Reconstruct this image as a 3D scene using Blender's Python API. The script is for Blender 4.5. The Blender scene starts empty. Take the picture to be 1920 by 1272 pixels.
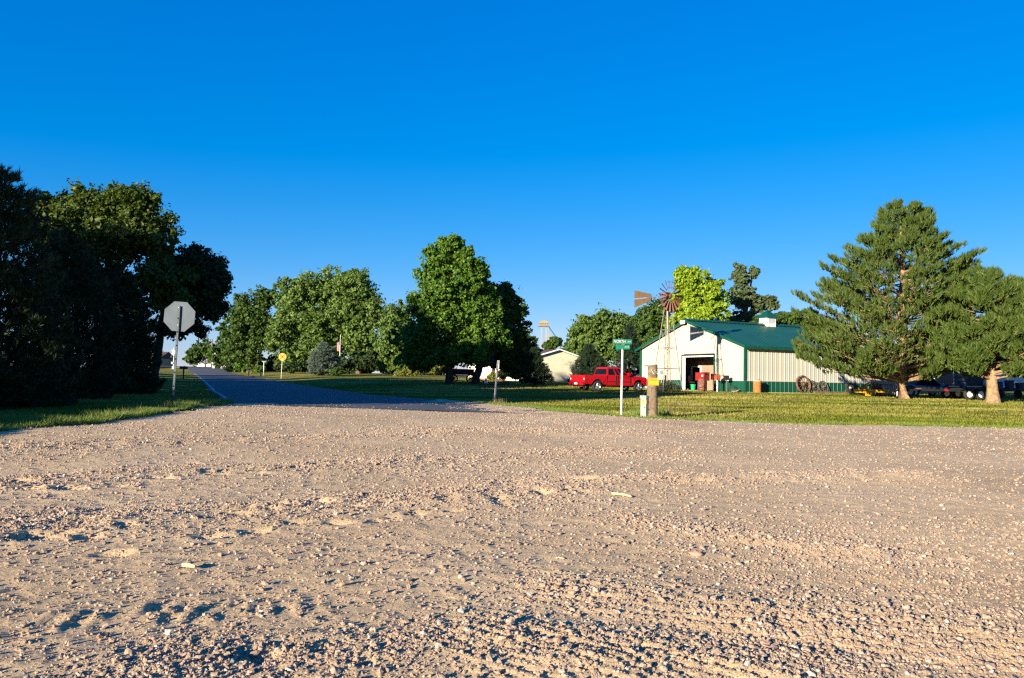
import bpy, math, random
import numpy as np
from mathutils import Vector, Matrix

R = math.radians
scene = bpy.context.scene
col = scene.collection
rng = np.random.default_rng(11)
random.seed(5)

# ------------------------------------------------------------------ camera
FPX = 1464.0                       # focal length in photo pixels (18 mm on a 23.6 mm sensor)
PITCH = math.atan(73 / FPX)
ROLL = R(1.1)
CAM_H = 1.3
FW = np.array([0, math.cos(PITCH), math.sin(PITCH)])
U0 = np.array([0, -math.sin(PITCH), math.cos(PITCH)])
R0 = np.array([1.0, 0, 0])
RT = math.cos(ROLL) * R0 + math.sin(ROLL) * U0
UP = math.cos(ROLL) * U0 - math.sin(ROLL) * R0
CP = np.array([0, 0, CAM_H])
cam = bpy.data.cameras.new("camera")
cam.lens = 18
cam.sensor_fit = 'HORIZONTAL'
cam.sensor_width = 18 * 1920 / FPX
cam.clip_start = 0.05
cam.clip_end = 6000
camo = bpy.data.objects.new("camera", cam)
col.objects.link(camo)
camo.matrix_world = Matrix(((RT[0], UP[0], -FW[0], 0), (RT[1], UP[1], -FW[1], 0), (RT[2], UP[2], -FW[2], CAM_H), (0, 0, 0, 1)))
scene.camera = camo

# ------------------------------------------------------------------ light
SUN_EL, SUN_AZ = R(12.2), R(38)      # shadows run 38 degrees right of straight ahead
SUN_STRENGTH, SKY_STRENGTH, EXPOSURE = 5.0, 0.081, 1.54
world = bpy.data.worlds.new("World")
scene.world = world
world.use_nodes = True
wn = world.node_tree.nodes
wl = world.node_tree.links
wn.clear()
sky = wn.new('ShaderNodeTexSky')
sky.sky_type = 'NISHITA'
sky.sun_disc = False
sky.sun_elevation = SUN_EL
sky.sun_rotation = math.pi + SUN_AZ
sky.altitude = 600
sky.air_density = 1.0
sky.dust_density = 0.0
sky.ozone_density = 3.0
hsv = wn.new('ShaderNodeHueSaturation')
hsv.inputs['Hue'].default_value = 0.513
hsv.inputs['Saturation'].default_value = 1.36
bg = wn.new('ShaderNodeBackground')
bg.inputs['Strength'].default_value = SKY_STRENGTH
wo = wn.new('ShaderNodeOutputWorld')
wl.new(sky.outputs[0], hsv.inputs['Color'])
# even grade of the whole sky: the photograph's sky is deeper and flatter towards the horizon
GAIN = 0.086 * 2 ** 1.45
sep = wn.new('ShaderNodeSeparateColor')
com = wn.new('ShaderNodeCombineColor')
wl.new(hsv.outputs[0], sep.inputs[0])
for ch, (pre, power, gain) in enumerate(((.05, 1., .50), (0., .62, .5526), (0., .45, .86))):
    prev = sep.outputs[ch]
    for op, val in (('MULTIPLY', GAIN), ('SUBTRACT', pre), ('MAXIMUM', 0.), ('POWER', power), ('MULTIPLY', gain / GAIN)):
        mth = wn.new('ShaderNodeMath')
        mth.operation = op
        mth.inputs[1].default_value = val
        wl.new(prev, mth.inputs[0])
        prev = mth.outputs[0]
    wl.new(prev, com.inputs[ch])
wl.new(com.outputs[0], bg.inputs['Color'])
wl.new(bg.outputs[0], wo.inputs['Surface'])
sun = bpy.data.lights.new("sun", 'SUN')
sun.energy = SUN_STRENGTH
sun.angle = R(0.53)
sun.color = (1.0, 0.87, 0.66)
suno = bpy.data.objects.new("sun", sun)
col.objects.link(suno)
SDIR = Vector((math.sin(SUN_AZ) * math.cos(SUN_EL), math.cos(SUN_AZ) * math.cos(SUN_EL), -math.sin(SUN_EL)))
suno.rotation_euler = SDIR.to_track_quat('-Z', 'Y').to_euler()
suno.location = (-30, -40, 30)
scene.view_settings.view_transform = 'Standard'
scene.view_settings.look = 'None'
scene.view_settings.exposure = EXPOSURE
scene.view_settings.gamma = 1
scene.view_settings.use_curve_mapping = False
scene.cycles.max_bounces = 5
scene.cycles.diffuse_bounces = 2
scene.cycles.glossy_bounces = 2
scene.cycles.transmission_bounces = 4
scene.cycles.transparent_max_bounces = 4
scene.cycles.use_denoising = False
scene.cycles.use_adaptive_sampling = False
scene.cycles.pixel_filter_type = 'BLACKMAN_HARRIS'
scene.cycles.filter_width = 1.3
scene.cycles.sample_clamp_indirect = 2

# ------------------------------------------------------------------ terrain and pixel helpers
def ray(px, py):
    return FW + RT * (px - 960) / FPX - UP * (py - 636) / FPX

def at(px, py, D):
    d = ray(px, py)
    return Vector(CP + d * D / d[1])

def sm(e0, e1, x):
    t = np.clip((x - e0) / (e1 - e0), 0, 1)
    return t * t * (3 - 2 * t)

ROAD_S = -0.428
def road_x(y):
    return -25.6 + ROAD_S * (y - 75)

def Z(x, y):
    a = np.interp(y, [0, 12, 25, 35, 58, 70, 92, 125, 160, 230, 400], [0, .03, .12, .2, .45, .7, 1.0, 1.5, 1.7, 1.9, 2.0])
    b = np.interp(y, [0, 12, 25, 35, 58, 90, 120, 160, 400], [0, .03, .12, .2, .5, .6, .8, 1., 1.5])
    w = sm(4, 11, x - (y - 40) * .1)
    z = a * (1 - w) + b * w + .2 * np.exp(-((x + 10) / 6) ** 2 - ((y - 20) / 9) ** 2)
    zr = np.interp(y, [0, 20, 30, 46, 75, 92, 151, 190, 200, 215, 260, 400], [.02, .16, .14, .12, .44, .62, 1.22, 2.4, 2.45, 2.2, 1.8, 1.8])
    d = np.abs(x - road_x(y))
    wr = (1 - sm(4., 14, d)) * sm(30, 48, y)
    return z * (1 - wr) + zr * wr

def zf(x, y):
    return float(Z(np.float64(x), np.float64(y)))

def ground(px, py):
    d = ray(px, py)
    t = prev = 1.0
    while t < 900:
        p = CP + d * t
        if p[2] < zf(p[0], p[1]):
            break
        prev = t
        t *= 1.01
    lo, hi = prev, t
    for _ in range(30):
        m = (lo + hi) / 2
        p = CP + d * m
        if p[2] < zf(p[0], p[1]):
            hi = m
        else:
            lo = m
    return Vector(CP + d * hi)

def gp(px, D):
    """ground point under photo column px at distance D"""
    py = 715
    for _ in range(6):
        p = at(px, py, D)
        dz = zf(p.x, p.y) - p.z
        py -= dz * FPX / D
    p = at(px, py, D)
    return Vector((p.x, p.y, zf(p.x, p.y)))

def inpoly(x, y, poly):
    c = np.zeros(np.shape(x), bool)
    n = len(poly)
    for i in range(n):
        x0, y0 = poly[i]
        x1, y1 = poly[(i + 1) % n]
        if y0 == y1:
            continue
        k = (y0 > y) != (y1 > y)
        c ^= k & (x < (x1 - x0) * (y - y0) / (y1 - y0) + x0)
    return c

def vnoise(x, y, s, seed=0):
    x = np.asarray(x) / s + seed * 17.3
    y = np.asarray(y) / s + seed * 9.7
    xi = np.floor(x).astype(np.int64)
    yi = np.floor(y).astype(np.int64)
    fx, fy = x - xi, y - yi
    fx = fx * fx * (3 - 2 * fx)
    fy = fy * fy * (3 - 2 * fy)
    def h(a, b):
        n = (a * 374761393 + b * 668265263 + seed * 1442695) & 0x7fffffff
        n = ((n ^ (n >> 13)) * 1274126177) & 0x7fffffff
        return ((n ^ (n >> 16)) & 0xffff) / 65535.0
    return (h(xi, yi) * (1 - fx) + h(xi + 1, yi) * fx) * (1 - fy) + (h(xi, yi + 1) * (1 - fx) + h(xi + 1, yi + 1) * fx) * fy

# ------------------------------------------------------------------ materials
MATS = {}
def nodes_of(name):
    m = bpy.data.materials.new(name)
    m.use_nodes = True
    nt = m.node_tree
    return m, nt.nodes, nt.links, nt.nodes['Principled BSDF']

def mat(name, c, rough=.6, metal=0., var=.12, scale=6., bump=0., bscale=40., spec=.4, c2=None, coat=0.):
    """plain procedural material: noise mixes the colour with a darker or second colour"""
    if name in MATS:
        return MATS[name]
    m, n, l, b = nodes_of(name)
    b.inputs['Roughness'].default_value = rough
    b.inputs['Metallic'].default_value = metal
    b.inputs['Specular IOR Level'].default_value = spec
    b.inputs['Coat Weight'].default_value = coat
    b.inputs['Coat Roughness'].default_value = .08
    tc = n.new('ShaderNodeTexCoord')
    no = n.new('ShaderNodeTexNoise')
    no.inputs['Scale'].default_value = scale
    no.inputs['Detail'].default_value = 5
    l.new(tc.outputs['Object'], no.inputs['Vector'])
    rp = n.new('ShaderNodeValToRGB')
    rp.color_ramp.elements[0].position = .35
    rp.color_ramp.elements[1].position = .68
    d = c2 if c2 else tuple(k * (1 - 2.2 * var) for k in c)
    rp.color_ramp.elements[0].color = (*d, 1)
    rp.color_ramp.elements[1].color = (*c, 1)
    l.new(no.outputs['Fac'], rp.inputs['Fac'])
    l.new(rp.outputs['Color'], b.inputs['Base Color'])
    if bump:
        n2 = n.new('ShaderNodeTexNoise')
        n2.inputs['Scale'].default_value = bscale
        n2.inputs['Detail'].default_value = 4
        l.new(tc.outputs['Object'], n2.inputs['Vector'])
        bp = n.new('ShaderNodeBump')
        bp.inputs['Strength'].default_value = bump
        bp.inputs['Distance'].default_value = .02
        l.new(n2.outputs['Fac'], bp.inputs['Height'])
        l.new(bp.outputs['Normal'], b.inputs['Normal'])
    MATS[name] = m
    return m

def leaf_mat(name, ca, cb, cc, trans=.3, rough=.55):
    """leaves: three greens picked per leaf, part of the light passes through"""
    if name in MATS:
        return MATS[name]
    m, n, l, b = nodes_of(name)
    b.inputs['Roughness'].default_value = rough
    b.inputs['Specular IOR Level'].default_value = .25
    g = n.new('ShaderNodeNewGeometry')
    rp = n.new('ShaderNodeValToRGB')
    e = rp.color_ramp.elements
    e[0].color = (*ca, 1)
    e[1].color = (*cc, 1)
    k = e.new(.5)
    k.color = (*cb, 1)
    l.new(g.outputs['Random Per Island'], rp.inputs['Fac'])
    l.new(rp.outputs['Color'], b.inputs['Base Color'])
    tr = n.new('ShaderNodeBsdfTranslucent')
    hs = n.new('ShaderNodeHueSaturation')
    hs.inputs['Value'].default_value = 1.3
    hs.inputs['Hue'].default_value = .49
    l.new(rp.outputs['Color'], hs.inputs['Color'])
    l.new(hs.outputs['Color'], tr.inputs['Color'])
    mx = n.new('ShaderNodeMixShader')
    mx.inputs['Fac'].default_value = trans
    l.new(b.outputs[0], mx.inputs[1])
    l.new(tr.outputs[0], mx.inputs[2])
    l.new(mx.outputs[0], n['Material Output'].inputs['Surface'])
    MATS[name] = m
    return m

def ramp(n, stops):
    rp = n.new('ShaderNodeValToRGB')
    e = rp.color_ramp.elements
    while len(e) < len(stops):
        e.new(.5)
    for k, (p, c) in zip(e, stops):
        k.position = p
        k.color = (*c, 1)
    return rp

def noise(n, l, tc, scale, detail=5, rough=.55, out='Object', stretch=None):
    no = n.new('ShaderNodeTexNoise')
    no.inputs['Scale'].default_value = scale
    no.inputs['Detail'].default_value = detail
    no.inputs['Roughness'].default_value = rough
    if stretch:
        mp = n.new('ShaderNodeMapping')
        mp.inputs['Scale'].default_value = stretch[:3]
        mp.inputs['Rotation'].default_value = (0, 0, stretch[3])
        l.new(tc.outputs[out], mp.inputs['Vector'])
        l.new(mp.outputs[0], no.inputs['Vector'])
    else:
        l.new(tc.outputs[out], no.inputs['Vector'])
    return no

def mixc(n, l, a, b, f, mode='MIX'):
    mx = n.new('ShaderNodeMix')
    mx.data_type = 'RGBA'
    mx.blend_type = mode
    for s, v in ((mx.inputs[6], a), (mx.inputs[7], b), (mx.inputs[0], f)):
        if hasattr(v, 'is_linked') or hasattr(v, 'links'):
            l.new(v, s)
        else:
            s.default_value = v if not isinstance(v, tuple) else (*v, 1)
    return mx.outputs[2]

def gravel_material():
    m, n, l, b = nodes_of('gravel_dirt')
    tc = n.new('ShaderNodeTexCoord')
    big = noise(n, l, tc, .35, 4, .6)
    rb = ramp(n, [(.3, (.48, .345, .195)), (.5, (.56, .41, .24)), (.7, (.63, .47, .285))])
    l.new(big.outputs['Fac'], rb.inputs['Fac'])
    gr = noise(n, l, tc, 60, 6, .75)
    rg = ramp(n, [(.3, (.55, .52, .50)), (.5, (1, 1, 1)), (.72, (1.3, 1.27, 1.25))])
    l.new(gr.outputs['Fac'], rg.inputs['Fac'])
    c1 = mixc(n, l, rb.outputs['Color'], rg.outputs['Color'], .8, 'MULTIPLY')
    pk = noise(n, l, tc, 22, 3, .6)
    rk = ramp(n, [(.45, (0, 0, 0)), (.62, (1, 1, 1))])
    l.new(pk.outputs['Fac'], rk.inputs['Fac'])
    c2 = mixc(n, l, c1, (.58, .385, .25), rk.outputs['Color'])
    mx = n.new('ShaderNodeMath')
    mx.operation = 'MULTIPLY'
    mx.inputs[1].default_value = .35
    l.new(rk.outputs['Color'], mx.inputs[0])
    c3 = mixc(n, l, c1, c2, mx.outputs[0])
    l.new(c3, b.inputs['Base Color'])
    b.inputs['Roughness'].default_value = .95
    b.inputs['Specular IOR Level'].default_value = .12
    f0 = noise(n, l, tc, 26, 5, .7)
    f1 = noise(n, l, tc, 120, 5, .75)
    bp = n.new('ShaderNodeBump')
    bp.inputs['Strength'].default_value = .9
    bp.inputs['Distance'].default_value = .02
    l.new(f0.outputs['Fac'], bp.inputs['Height'])
    b2 = n.new('ShaderNodeBump')
    b2.inputs['Strength'].default_value = .9
    b2.inputs['Distance'].default_value = .007
    l.new(f1.outputs['Fac'], b2.inputs['Height'])
    l.new(bp.outputs[0], b2.inputs['Normal'])
    l.new(b2.outputs[0], b.inputs['Normal'])
    return m

def stone_material(name, bright=1.):
    m, n, l, b = nodes_of(name)
    oi = n.new('ShaderNodeObjectInfo')
    rp = ramp(n, [(0, (.27, .195, .135)), (.25, (.33, .245, .175)), (.45, (.22, .165, .125)), (.6, (.36, .275, .205)),
                  (.75, (.30, .19, .14)), (.92, (.36, .29, .22)), (.985, (.42, .38, .33)), (1, (.14, .13, .125))])
    l.new(oi.outputs['Random'], rp.inputs['Fac'])
    tc = n.new('ShaderNodeTexCoord')
    no = noise(n, l, tc, 3, 4, .6)
    rg = ramp(n, [(.3, (.75, .75, .75)), (.7, (1.15 * bright, 1.15 * bright, 1.15 * bright))])
    l.new(no.outputs['Fac'], rg.inputs['Fac'])
    l.new(mixc(n, l, rp.outputs['Color'], rg.outputs['Color'], 1., 'MULTIPLY'), b.inputs['Base Color'])
    b.inputs['Roughness'].default_value = .85
    b.inputs['Specular IOR Level'].default_value = .2
    return m

def lawn_colour(n, l):
    """dry and green patches of the lawn, from world position"""
    tc = n.new('ShaderNodeTexCoord')
    a = noise(n, l, tc, .30, 5, .62, stretch=(.30, 1, 1, R(-24)))
    ra = ramp(n, [(.36, (.085, .125, .012)), (.46, (.16, .165, .024)), (.55, (.26, .23, .065)), (.68, (.36, .295, .115))])
    l.new(a.outputs['Fac'], ra.inputs['Fac'])
    s = noise(n, l, tc, 1.1, 3, .6, stretch=(.10, 1, 1, R(-20)))
    rs = ramp(n, [(.38, (.72, .80, .66)), (.6, (1.12, 1.06, 1.04))])
    l.new(s.outputs['Fac'], rs.inputs['Fac'])
    return tc, mixc(n, l, ra.outputs['Color'], rs.outputs['Color'], .9, 'MULTIPLY')

def lawn_material():
    m, n, l, b = nodes_of('mown_grass_soil')
    tc, base = lawn_colour(n, l)
    f = noise(n, l, tc, 9, 6, .75)
    rf = ramp(n, [(.3, (.5, .55, .46)), (.5, (.95, .95, .95)), (.7, (1.25, 1.22, 1.2))])
    l.new(f.outputs['Fac'], rf.inputs['Fac'])
    l.new(mixc(n, l, base, rf.outputs['Color'], .8, 'MULTIPLY'), b.inputs['Base Color'])
    b.inputs['Roughness'].default_value = 1
    b.inputs['Specular IOR Level'].default_value = .05
    f2 = noise(n, l, tc, 14, 6, .8)
    bp = n.new('ShaderNodeBump')
    bp.inputs['Strength'].default_value = 1.
    bp.inputs['Distance'].default_value = .12
    l.new(f2.outputs['Fac'], bp.inputs['Height'])
    l.new(bp.outputs[0], b.inputs['Normal'])
    return m

def lawn_blade_material():
    m, n, l, b = nodes_of('mown_blade')
    tc, base = lawn_colour(n, l)
    g = n.new('ShaderNodeNewGeometry')
    rp = ramp(n, [(0, (.6, .72, .5)), (.5, (.95, 1., .85)), (1, (1.2, 1.12, 1.1))])
    l.new(g.outputs['Random Per Island'], rp.inputs['Fac'])
    c = mixc(n, l, base, rp.outputs['Color'], 1., 'MULTIPLY')
    l.new(c, b.inputs['Base Color'])
    b.inputs['Roughness'].default_value = .8
    b.inputs['Specular IOR Level'].default_value = .15
    tr = n.new('ShaderNodeBsdfTranslucent')
    l.new(c, tr.inputs['Color'])
    mx = n.new('ShaderNodeMixShader')
    mx.inputs['Fac'].default_value = .25
    l.new(b.outputs[0], mx.inputs[1])
    l.new(tr.outputs[0], mx.inputs[2])
    l.new(mx.outputs[0], n['Material Output'].inputs['Surface'])
    return m

def asphalt_material():
    m, n, l, b = nodes_of('asphalt')
    tc = n.new('ShaderNodeTexCoord')
    a = noise(n, l, tc, .5, 5, .6, stretch=(1, .12, 1, R(-23)))
    ra = ramp(n, [(.3, (.058, .064, .074)), (.6, (.076, .082, .092)), (.8, (.098, .101, .107))])
    l.new(a.outputs['Fac'], ra.inputs['Fac'])
    f = noise(n, l, tc, 90, 4, .7)
    rf = ramp(n, [(.3, (.7, .7, .7)), (.7, (1.3, 1.3, 1.3))])
    l.new(f.outputs['Fac'], rf.inputs['Fac'])
    l.new(mixc(n, l, ra.outputs['Color'], rf.outputs['Color'], .7, 'MULTIPLY'), b.inputs['Base Color'])
    b.inputs['Roughness'].default_value = .85
    b.inputs['Specular IOR Level'].default_value = .3
    bp = n.new('ShaderNodeBump')
    bp.inputs['Strength'].default_value = .4
    bp.inputs['Distance'].default_value = .01
    l.new(f.outputs['Fac'], bp.inputs['Height'])
    l.new(bp.outputs[0], b.inputs['Normal'])
    return m

def bark_mat(name, c, c2):
    return mat(name, c, .95, 0, .2, 5, .9, 14, .1, c2)

# ------------------------------------------------------------------ mesh helpers
class MB:
    def __init__(self):
        self.v = []
        self.f = []
    def add(self, vs, fs):
        o = len(self.v)
        self.v += [tuple(p) for p in vs]
        self.f += [tuple(i + o for i in f) for f in fs]
        return self
    def box(self, c, s, rz=0., rx=0., ry=0.):
        M = Matrix.Translation(c) @ Matrix.Rotation(rz, 4, 'Z') @ Matrix.Rotation(ry, 4, 'Y') @ Matrix.Rotation(rx, 4, 'X')
        h = [k / 2 for k in s]
        vs = [M @ Vector((a * h[0], b * h[1], d * h[2])) for a in (-1, 1) for b in (-1, 1) for d in (-1, 1)]
        return self.add(vs, [(0, 1, 3, 2), (4, 6, 7, 5), (0, 4, 5, 1), (2, 3, 7, 6), (0, 2, 6, 4), (1, 5, 7, 3)])
    def bbox(self, x0, x1, y0, y1, z0, z1):
        return self.box(((x0 + x1) / 2, (y0 + y1) / 2, (z0 + z1) / 2), (abs(x1 - x0), abs(y1 - y0), abs(z1 - z0)))
    def tube(self, pts, rad, n=8, caps=True):
        pts = [Vector(p) for p in pts]
        if not hasattr(rad, '__len__'):
            rad = [rad] * len(pts)
        vs, fs = [], []
        for i, p in enumerate(pts):
            d = (pts[min(i + 1, len(pts) - 1)] - pts[max(i - 1, 0)]).normalized()
            a = d.cross(Vector((0, 0, 1)))
            if a.length < .05:
                a = Vector((1, 0, 0))
            a.normalize()
            b = d.cross(a).normalized()
            for k in range(n):
                t = 2 * math.pi * k / n
                vs.append(p + (a * math.cos(t) + b * math.sin(t)) * rad[i])
        for i in range(len(pts) - 1):
            for k in range(n):
                k2 = (k + 1) % n
                fs.append((i * n + k, i * n + k2, (i + 1) * n + k2, (i + 1) * n + k))
        if caps:
            fs.append(tuple(range(n)))
            fs.append(tuple((len(pts) - 1) * n + k for k in reversed(range(n))))
        return self.add(vs, fs)
    def bar(self, a, b, w, h=None):
        """square bar between two points"""
        return self.tube([a, b], (h or w) / 1.414, 4)
    def prism(self, poly, fn, t0, t1):
        """polygon (a,b) extruded; fn(a,b,t) gives the point"""
        n = len(poly)
        vs = [fn(a, b, t0) for a, b in poly] + [fn(a, b, t1) for a, b in poly]
        fs = [tuple(range(n)), tuple(range(2 * n - 1, n - 1, -1))]
        fs += [(i, i + n, (i + 1) % n + n, (i + 1) % n) for i in range(n)]
        return self.add(vs, fs)
    def lathe(self, prof, n=16, c=(0, 0, 0), axis='Z', closed=False):
        vs, fs = [], []
        for r_, z_ in prof:
            for k in range(n):
                t = 2 * math.pi * k / n
                a, b = r_ * math.cos(t), r_ * math.sin(t)
                p = (a, b, z_) if axis == 'Z' else ((a, z_, b) if axis == 'Y' else (z_, a, b))
                vs.append((p[0] + c[0], p[1] + c[1], p[2] + c[2]))
        m = len(prof)
        for i in range(m if closed else m - 1):
            j = (i + 1) % m
            for k in range(n):
                k2 = (k + 1) % n
                fs.append((i * n + k, i * n + k2, j * n + k2, j * n + k))
        if not closed:
            if prof[0][0] > 1e-4:
                fs.append(tuple(reversed(range(n))))
            if prof[-1][0] > 1e-4:
                fs.append(tuple((m - 1) * n + k for k in range(n)))
        return self.add(vs, fs)
    def mesh(self, name, m, smooth=False):
        me = bpy.data.meshes.new(name)
        me.from_pydata([tuple(p) for p in self.v], [], self.f)
        me.validate()
        if m:
            me.materials.append(m)
        if smooth:
            me.shade_smooth()
        return me
    def build(self, name, m, parent=None, smooth=False):
        return link(name, self.mesh(name, m, smooth), parent)

def link(name, me, parent=None, loc=None):
    o = bpy.data.objects.new(name, me)
    col.objects.link(o)
    if parent:
        o.parent = parent
    if loc is not None:
        o.location = loc
    return o

def npmesh(name, V, Fq, m, smooth=False):
    """fast mesh from numpy arrays: V (n,3), Fq (k,3 or 4)"""
    me = bpy.data.meshes.new(name)
    V = np.ascontiguousarray(V, dtype=np.float32)
    Fq = np.ascontiguousarray(Fq, dtype=np.int32)
    k = Fq.shape[1]
    me.vertices.add(len(V))
    me.vertices.foreach_set('co', V.ravel())
    me.loops.add(Fq.size)
    me.loops.foreach_set('vertex_index', Fq.ravel())
    me.polygons.add(len(Fq))
    me.polygons.foreach_set('loop_start', np.arange(0, Fq.size, k, dtype=np.int32))
    me.update(calc_edges=True)
    if smooth:
        me.shade_smooth()
    if m:
        me.materials.append(m)
    return me

def tag(o, label=None, cat=None, group=None, kind=None):
    if label: o['label'] = label
    if cat: o['category'] = cat
    if group: o['group'] = group
    if kind: o['kind'] = kind
    return o

def thing(name, label, cat, loc=(0, 0, 0), rz=0., group=None):
    o = bpy.data.objects.new(name, None)
    o.empty_display_size = .2
    col.objects.link(o)
    o.location = loc
    o.rotation_euler = (0, 0, rz)
    return tag(o, label, cat, group)

def text(name, body, size, m, parent, loc, rot, sx=1., ext=.002):
    cu = bpy.data.curves.new(name, 'FONT')
    cu.body = body
    cu.size = size
    cu.extrude = ext
    cu.align_x = 'CENTER'
    cu.align_y = 'CENTER'
    cu.materials.append(m)
    tmp = bpy.data.objects.new(name, cu)
    col.objects.link(tmp)
    me = bpy.data.meshes.new_from_object(tmp.evaluated_get(bpy.context.evaluated_depsgraph_get()))
    bpy.data.objects.remove(tmp)
    me.name = name
    o = link(name, me)
    o.parent = parent
    o.location = loc
    o.rotation_euler = rot
    o.scale = (sx, 1, 1)
    return o

# ================================================================== SETTING
# gravel lot outline (from the grass edges), asphalt road
LEFT_EDGE = [ground(*p) for p in ((-260, 834), (-120, 824), (0, 812), (100, 802), (200, 791), (300, 777), (370, 768), (440, 758))]
RIGHT_EDGE = [ground(*p) for p in ((835, 750), (935, 760), (1040, 772), (1160, 783), (1280, 789), (1400, 795), (1600, 800), (1920, 804), (2150, 804))]
GPOLY = [(p.x, p.y) for p in LEFT_EDGE] + [(p.x, p.y) for p in RIGHT_EDGE] + [(60, 24), (60, -30), (-60, -30), (-60, 10.5)]

def road_half(y):
    l = np.interp(y, [24, 27.5, 40, 55, 70, 110], [4.9, 4.75, 4.5, 4.3, 4.1, 3.9])
    r = np.interp(y, [24, 34, 39, 46, 55, 61, 80, 110], [7.5, 6.0, 5.4, 5.1, 4.8, 4.4, 3.9, 3.9])
    return l, r

def edges1d(a, b, fine0, fine1, f, g):
    """coordinates with step f between fine0 and fine1, growing outwards"""
    mid = list(np.arange(fine0, fine1 + f / 2, f))
    lo, s, x = [], f, fine0
    while x > a:
        s *= g
        x -= s
        lo.append(max(x, a))
    hi, s, x = [], f, fine1
    while x < b:
        s *= g
        x += s
        hi.append(min(x, b))
    return np.array(lo[::-1] + mid + hi)

xs = edges1d(-1500, 1500, -40, 45, .8, 1.09)
ys = edges1d(-120, 2500, 8, 110, .8, 1.09)
GX, GY = np.meshgrid(xs, ys)
GZ = Z(GX, GY) - .02
GZ += (vnoise(GX, GY, 2.3, 3) - .5) * .05 * sm(20, 30, GY)
rl, rr = road_half(GY)
off = GX - road_x(GY)
on_road = (off > -rl + .1) & (off < rr - .1) & (GY > 24)
GZ[on_road | inpoly(GX, GY, GPOLY)] -= .07
nx, ny = len(xs), len(ys)
ii = np.arange(nx * ny).reshape(ny, nx)
quads = np.stack([ii[:-1, :-1], ii[:-1, 1:], ii[1:, 1:], ii[1:, :-1]], -1).reshape(-1, 4)
lawn = link('lawn', npmesh('lawn', np.stack([GX, GY, GZ], -1).reshape(-1, 3), quads, lawn_material(), True))
tag(lawn, kind='structure')

# ---- asphalt road with a pale left edge line
ASPH = asphalt_material()
ry = np.concatenate([np.arange(25.2, 60, .6), np.arange(60, 200, 1.5), np.arange(200, 420, 6)])
V, Q = [], []
cols = np.linspace(0, 1, 9)
for i, y in enumerate(ry):
    l_, r_ = road_half(y)
    for k in cols:
        x = road_x(y) - l_ + (l_ + r_) * k + (vnoise(y, k * 50, .9, 5) - .5) * (.14 if k in (0, 1) else 0)
        crown = .04 * (1 - (2 * k - 1) ** 2)
        V.append((x, y, zf(x, y) + .012 + crown))
nc = len(cols)
for i in range(len(ry) - 1):
    for k in range(nc - 1):
        Q.append((i * nc + k, i * nc + k + 1, (i + 1) * nc + k + 1, (i + 1) * nc + k))
road = link('road', npmesh('road', np.array(V), np.array(Q), ASPH, True))
tag(road, kind='structure')
V, Q = [], []
yy = np.arange(28.5, 130, .8)
for i, y in enumerate(yy):
    l_, r_ = road_half(y)
    for d in (.16, .34):
        x = road_x(y) - l_ + d + .03 * (vnoise(y, 3, .7, 8) - .5)
        t = d / (l_ + r_)
        V.append((x, y, zf(x, y) + .018 + .04 * (1 - (2 * t - 1) ** 2)))
for i in range(len(yy) - 1):
    Q.append((2 * i, 2 * i + 1, 2 * i + 3, 2 * i + 2))
el = link('edge_line', npmesh('edge_line', np.array(V), np.array(Q), mat('worn_white_paint', (.5, .5, .48), .8, 0, .3, 1.5, c2=(.16, .16, .16))), road)

# ---- railway crossing beyond the rise
cx, cy = road_x(190), 190
rl_dir = Vector((1, .30, 0)).normalized()
mb = MB()
for s in (-.72, .72):
    n0 = Vector((-rl_dir.y, rl_dir.x, 0)) * s
    a = Vector((cx, cy, 2.50)) + n0
    mb.bar(a - rl_dir * 25, a + rl_dir * 25, .12)
rails = mb.build('railway_rails', mat('rusty_steel', (.16, .08, .045), .7, .4, .2, 8), None)
tag(rails, 'pair of steel rails crossing the road at the far rise', 'rails')

# ---- gravel lot: relief with wheel tracks, windrows, foot pits and tread marks
def seg_dist(x, y, pts):
    """distance to a polyline and the signed side, plus position along it"""
    best = np.full(np.shape(x), 1e9)
    for (x0, y0), (x1, y1) in zip(pts[:-1], pts[1:]):
        dx, dy = x1 - x0, y1 - y0
        t = np.clip(((x - x0) * dx + (y - y0) * dy) / (dx * dx + dy * dy), 0, 1)
        best = np.minimum(best, np.hypot(x - x0 - t * dx, y - y0 - t * dy))
    return best

def gxy(*pp):
    return [tuple(ground(*p)[:2]) for p in pp]

BAND_A = gxy((-300, 1040), (0, 1010), (300, 985), (600, 960), (860, 940), (1100, 915), (1350, 905), (1700, 900))
BAND_B = gxy((-300, 930), (0, 915), (300, 895), (600, 880), (900, 862), (1150, 850))
BAND_C = gxy((-200, 850), (100, 840), (500, 828), (900, 812), (1300, 815))
BAND_D = gxy((1180, 985), (1330, 1010), (1500, 1035), (1620, 1050))
BAND_E = gxy((300, 1262), (600, 1245), (900, 1215), (1200, 1235), (1500, 1262))
BAND_F = gxy((1080, 1120), (1350, 1160), (1600, 1195), (1850, 1225))
BANDS = [(BAND_A, .62, .050), (BAND_B, .6, .032), (BAND_C, .8, .03), (BAND_D, .28, .022), (BAND_E, .34, .022), (BAND_F, .4, .020)]

def band_mask(x, y):
    wob = (vnoise(x, y, 1.1, 21) - .5) * .7
    M = np.zeros(np.shape(x))
    Hh = np.zeros(np.shape(x))
    for pts, w, h in BANDS:
        d = seg_dist(x, y, pts) + wob * w
        g = np.exp(-np.clip(d, 0, None) ** 2 / (w * w))
        M = np.maximum(M, g)
        Hh = np.maximum(Hh, g * h)
    M = np.clip(M * (.75 + .6 * (vnoise(x, y, .6, 22) - .5)) + .35 * sm(.55, .8, vnoise(x, y, 2.2, 23)), 0, 1)
    return M, Hh

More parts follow.
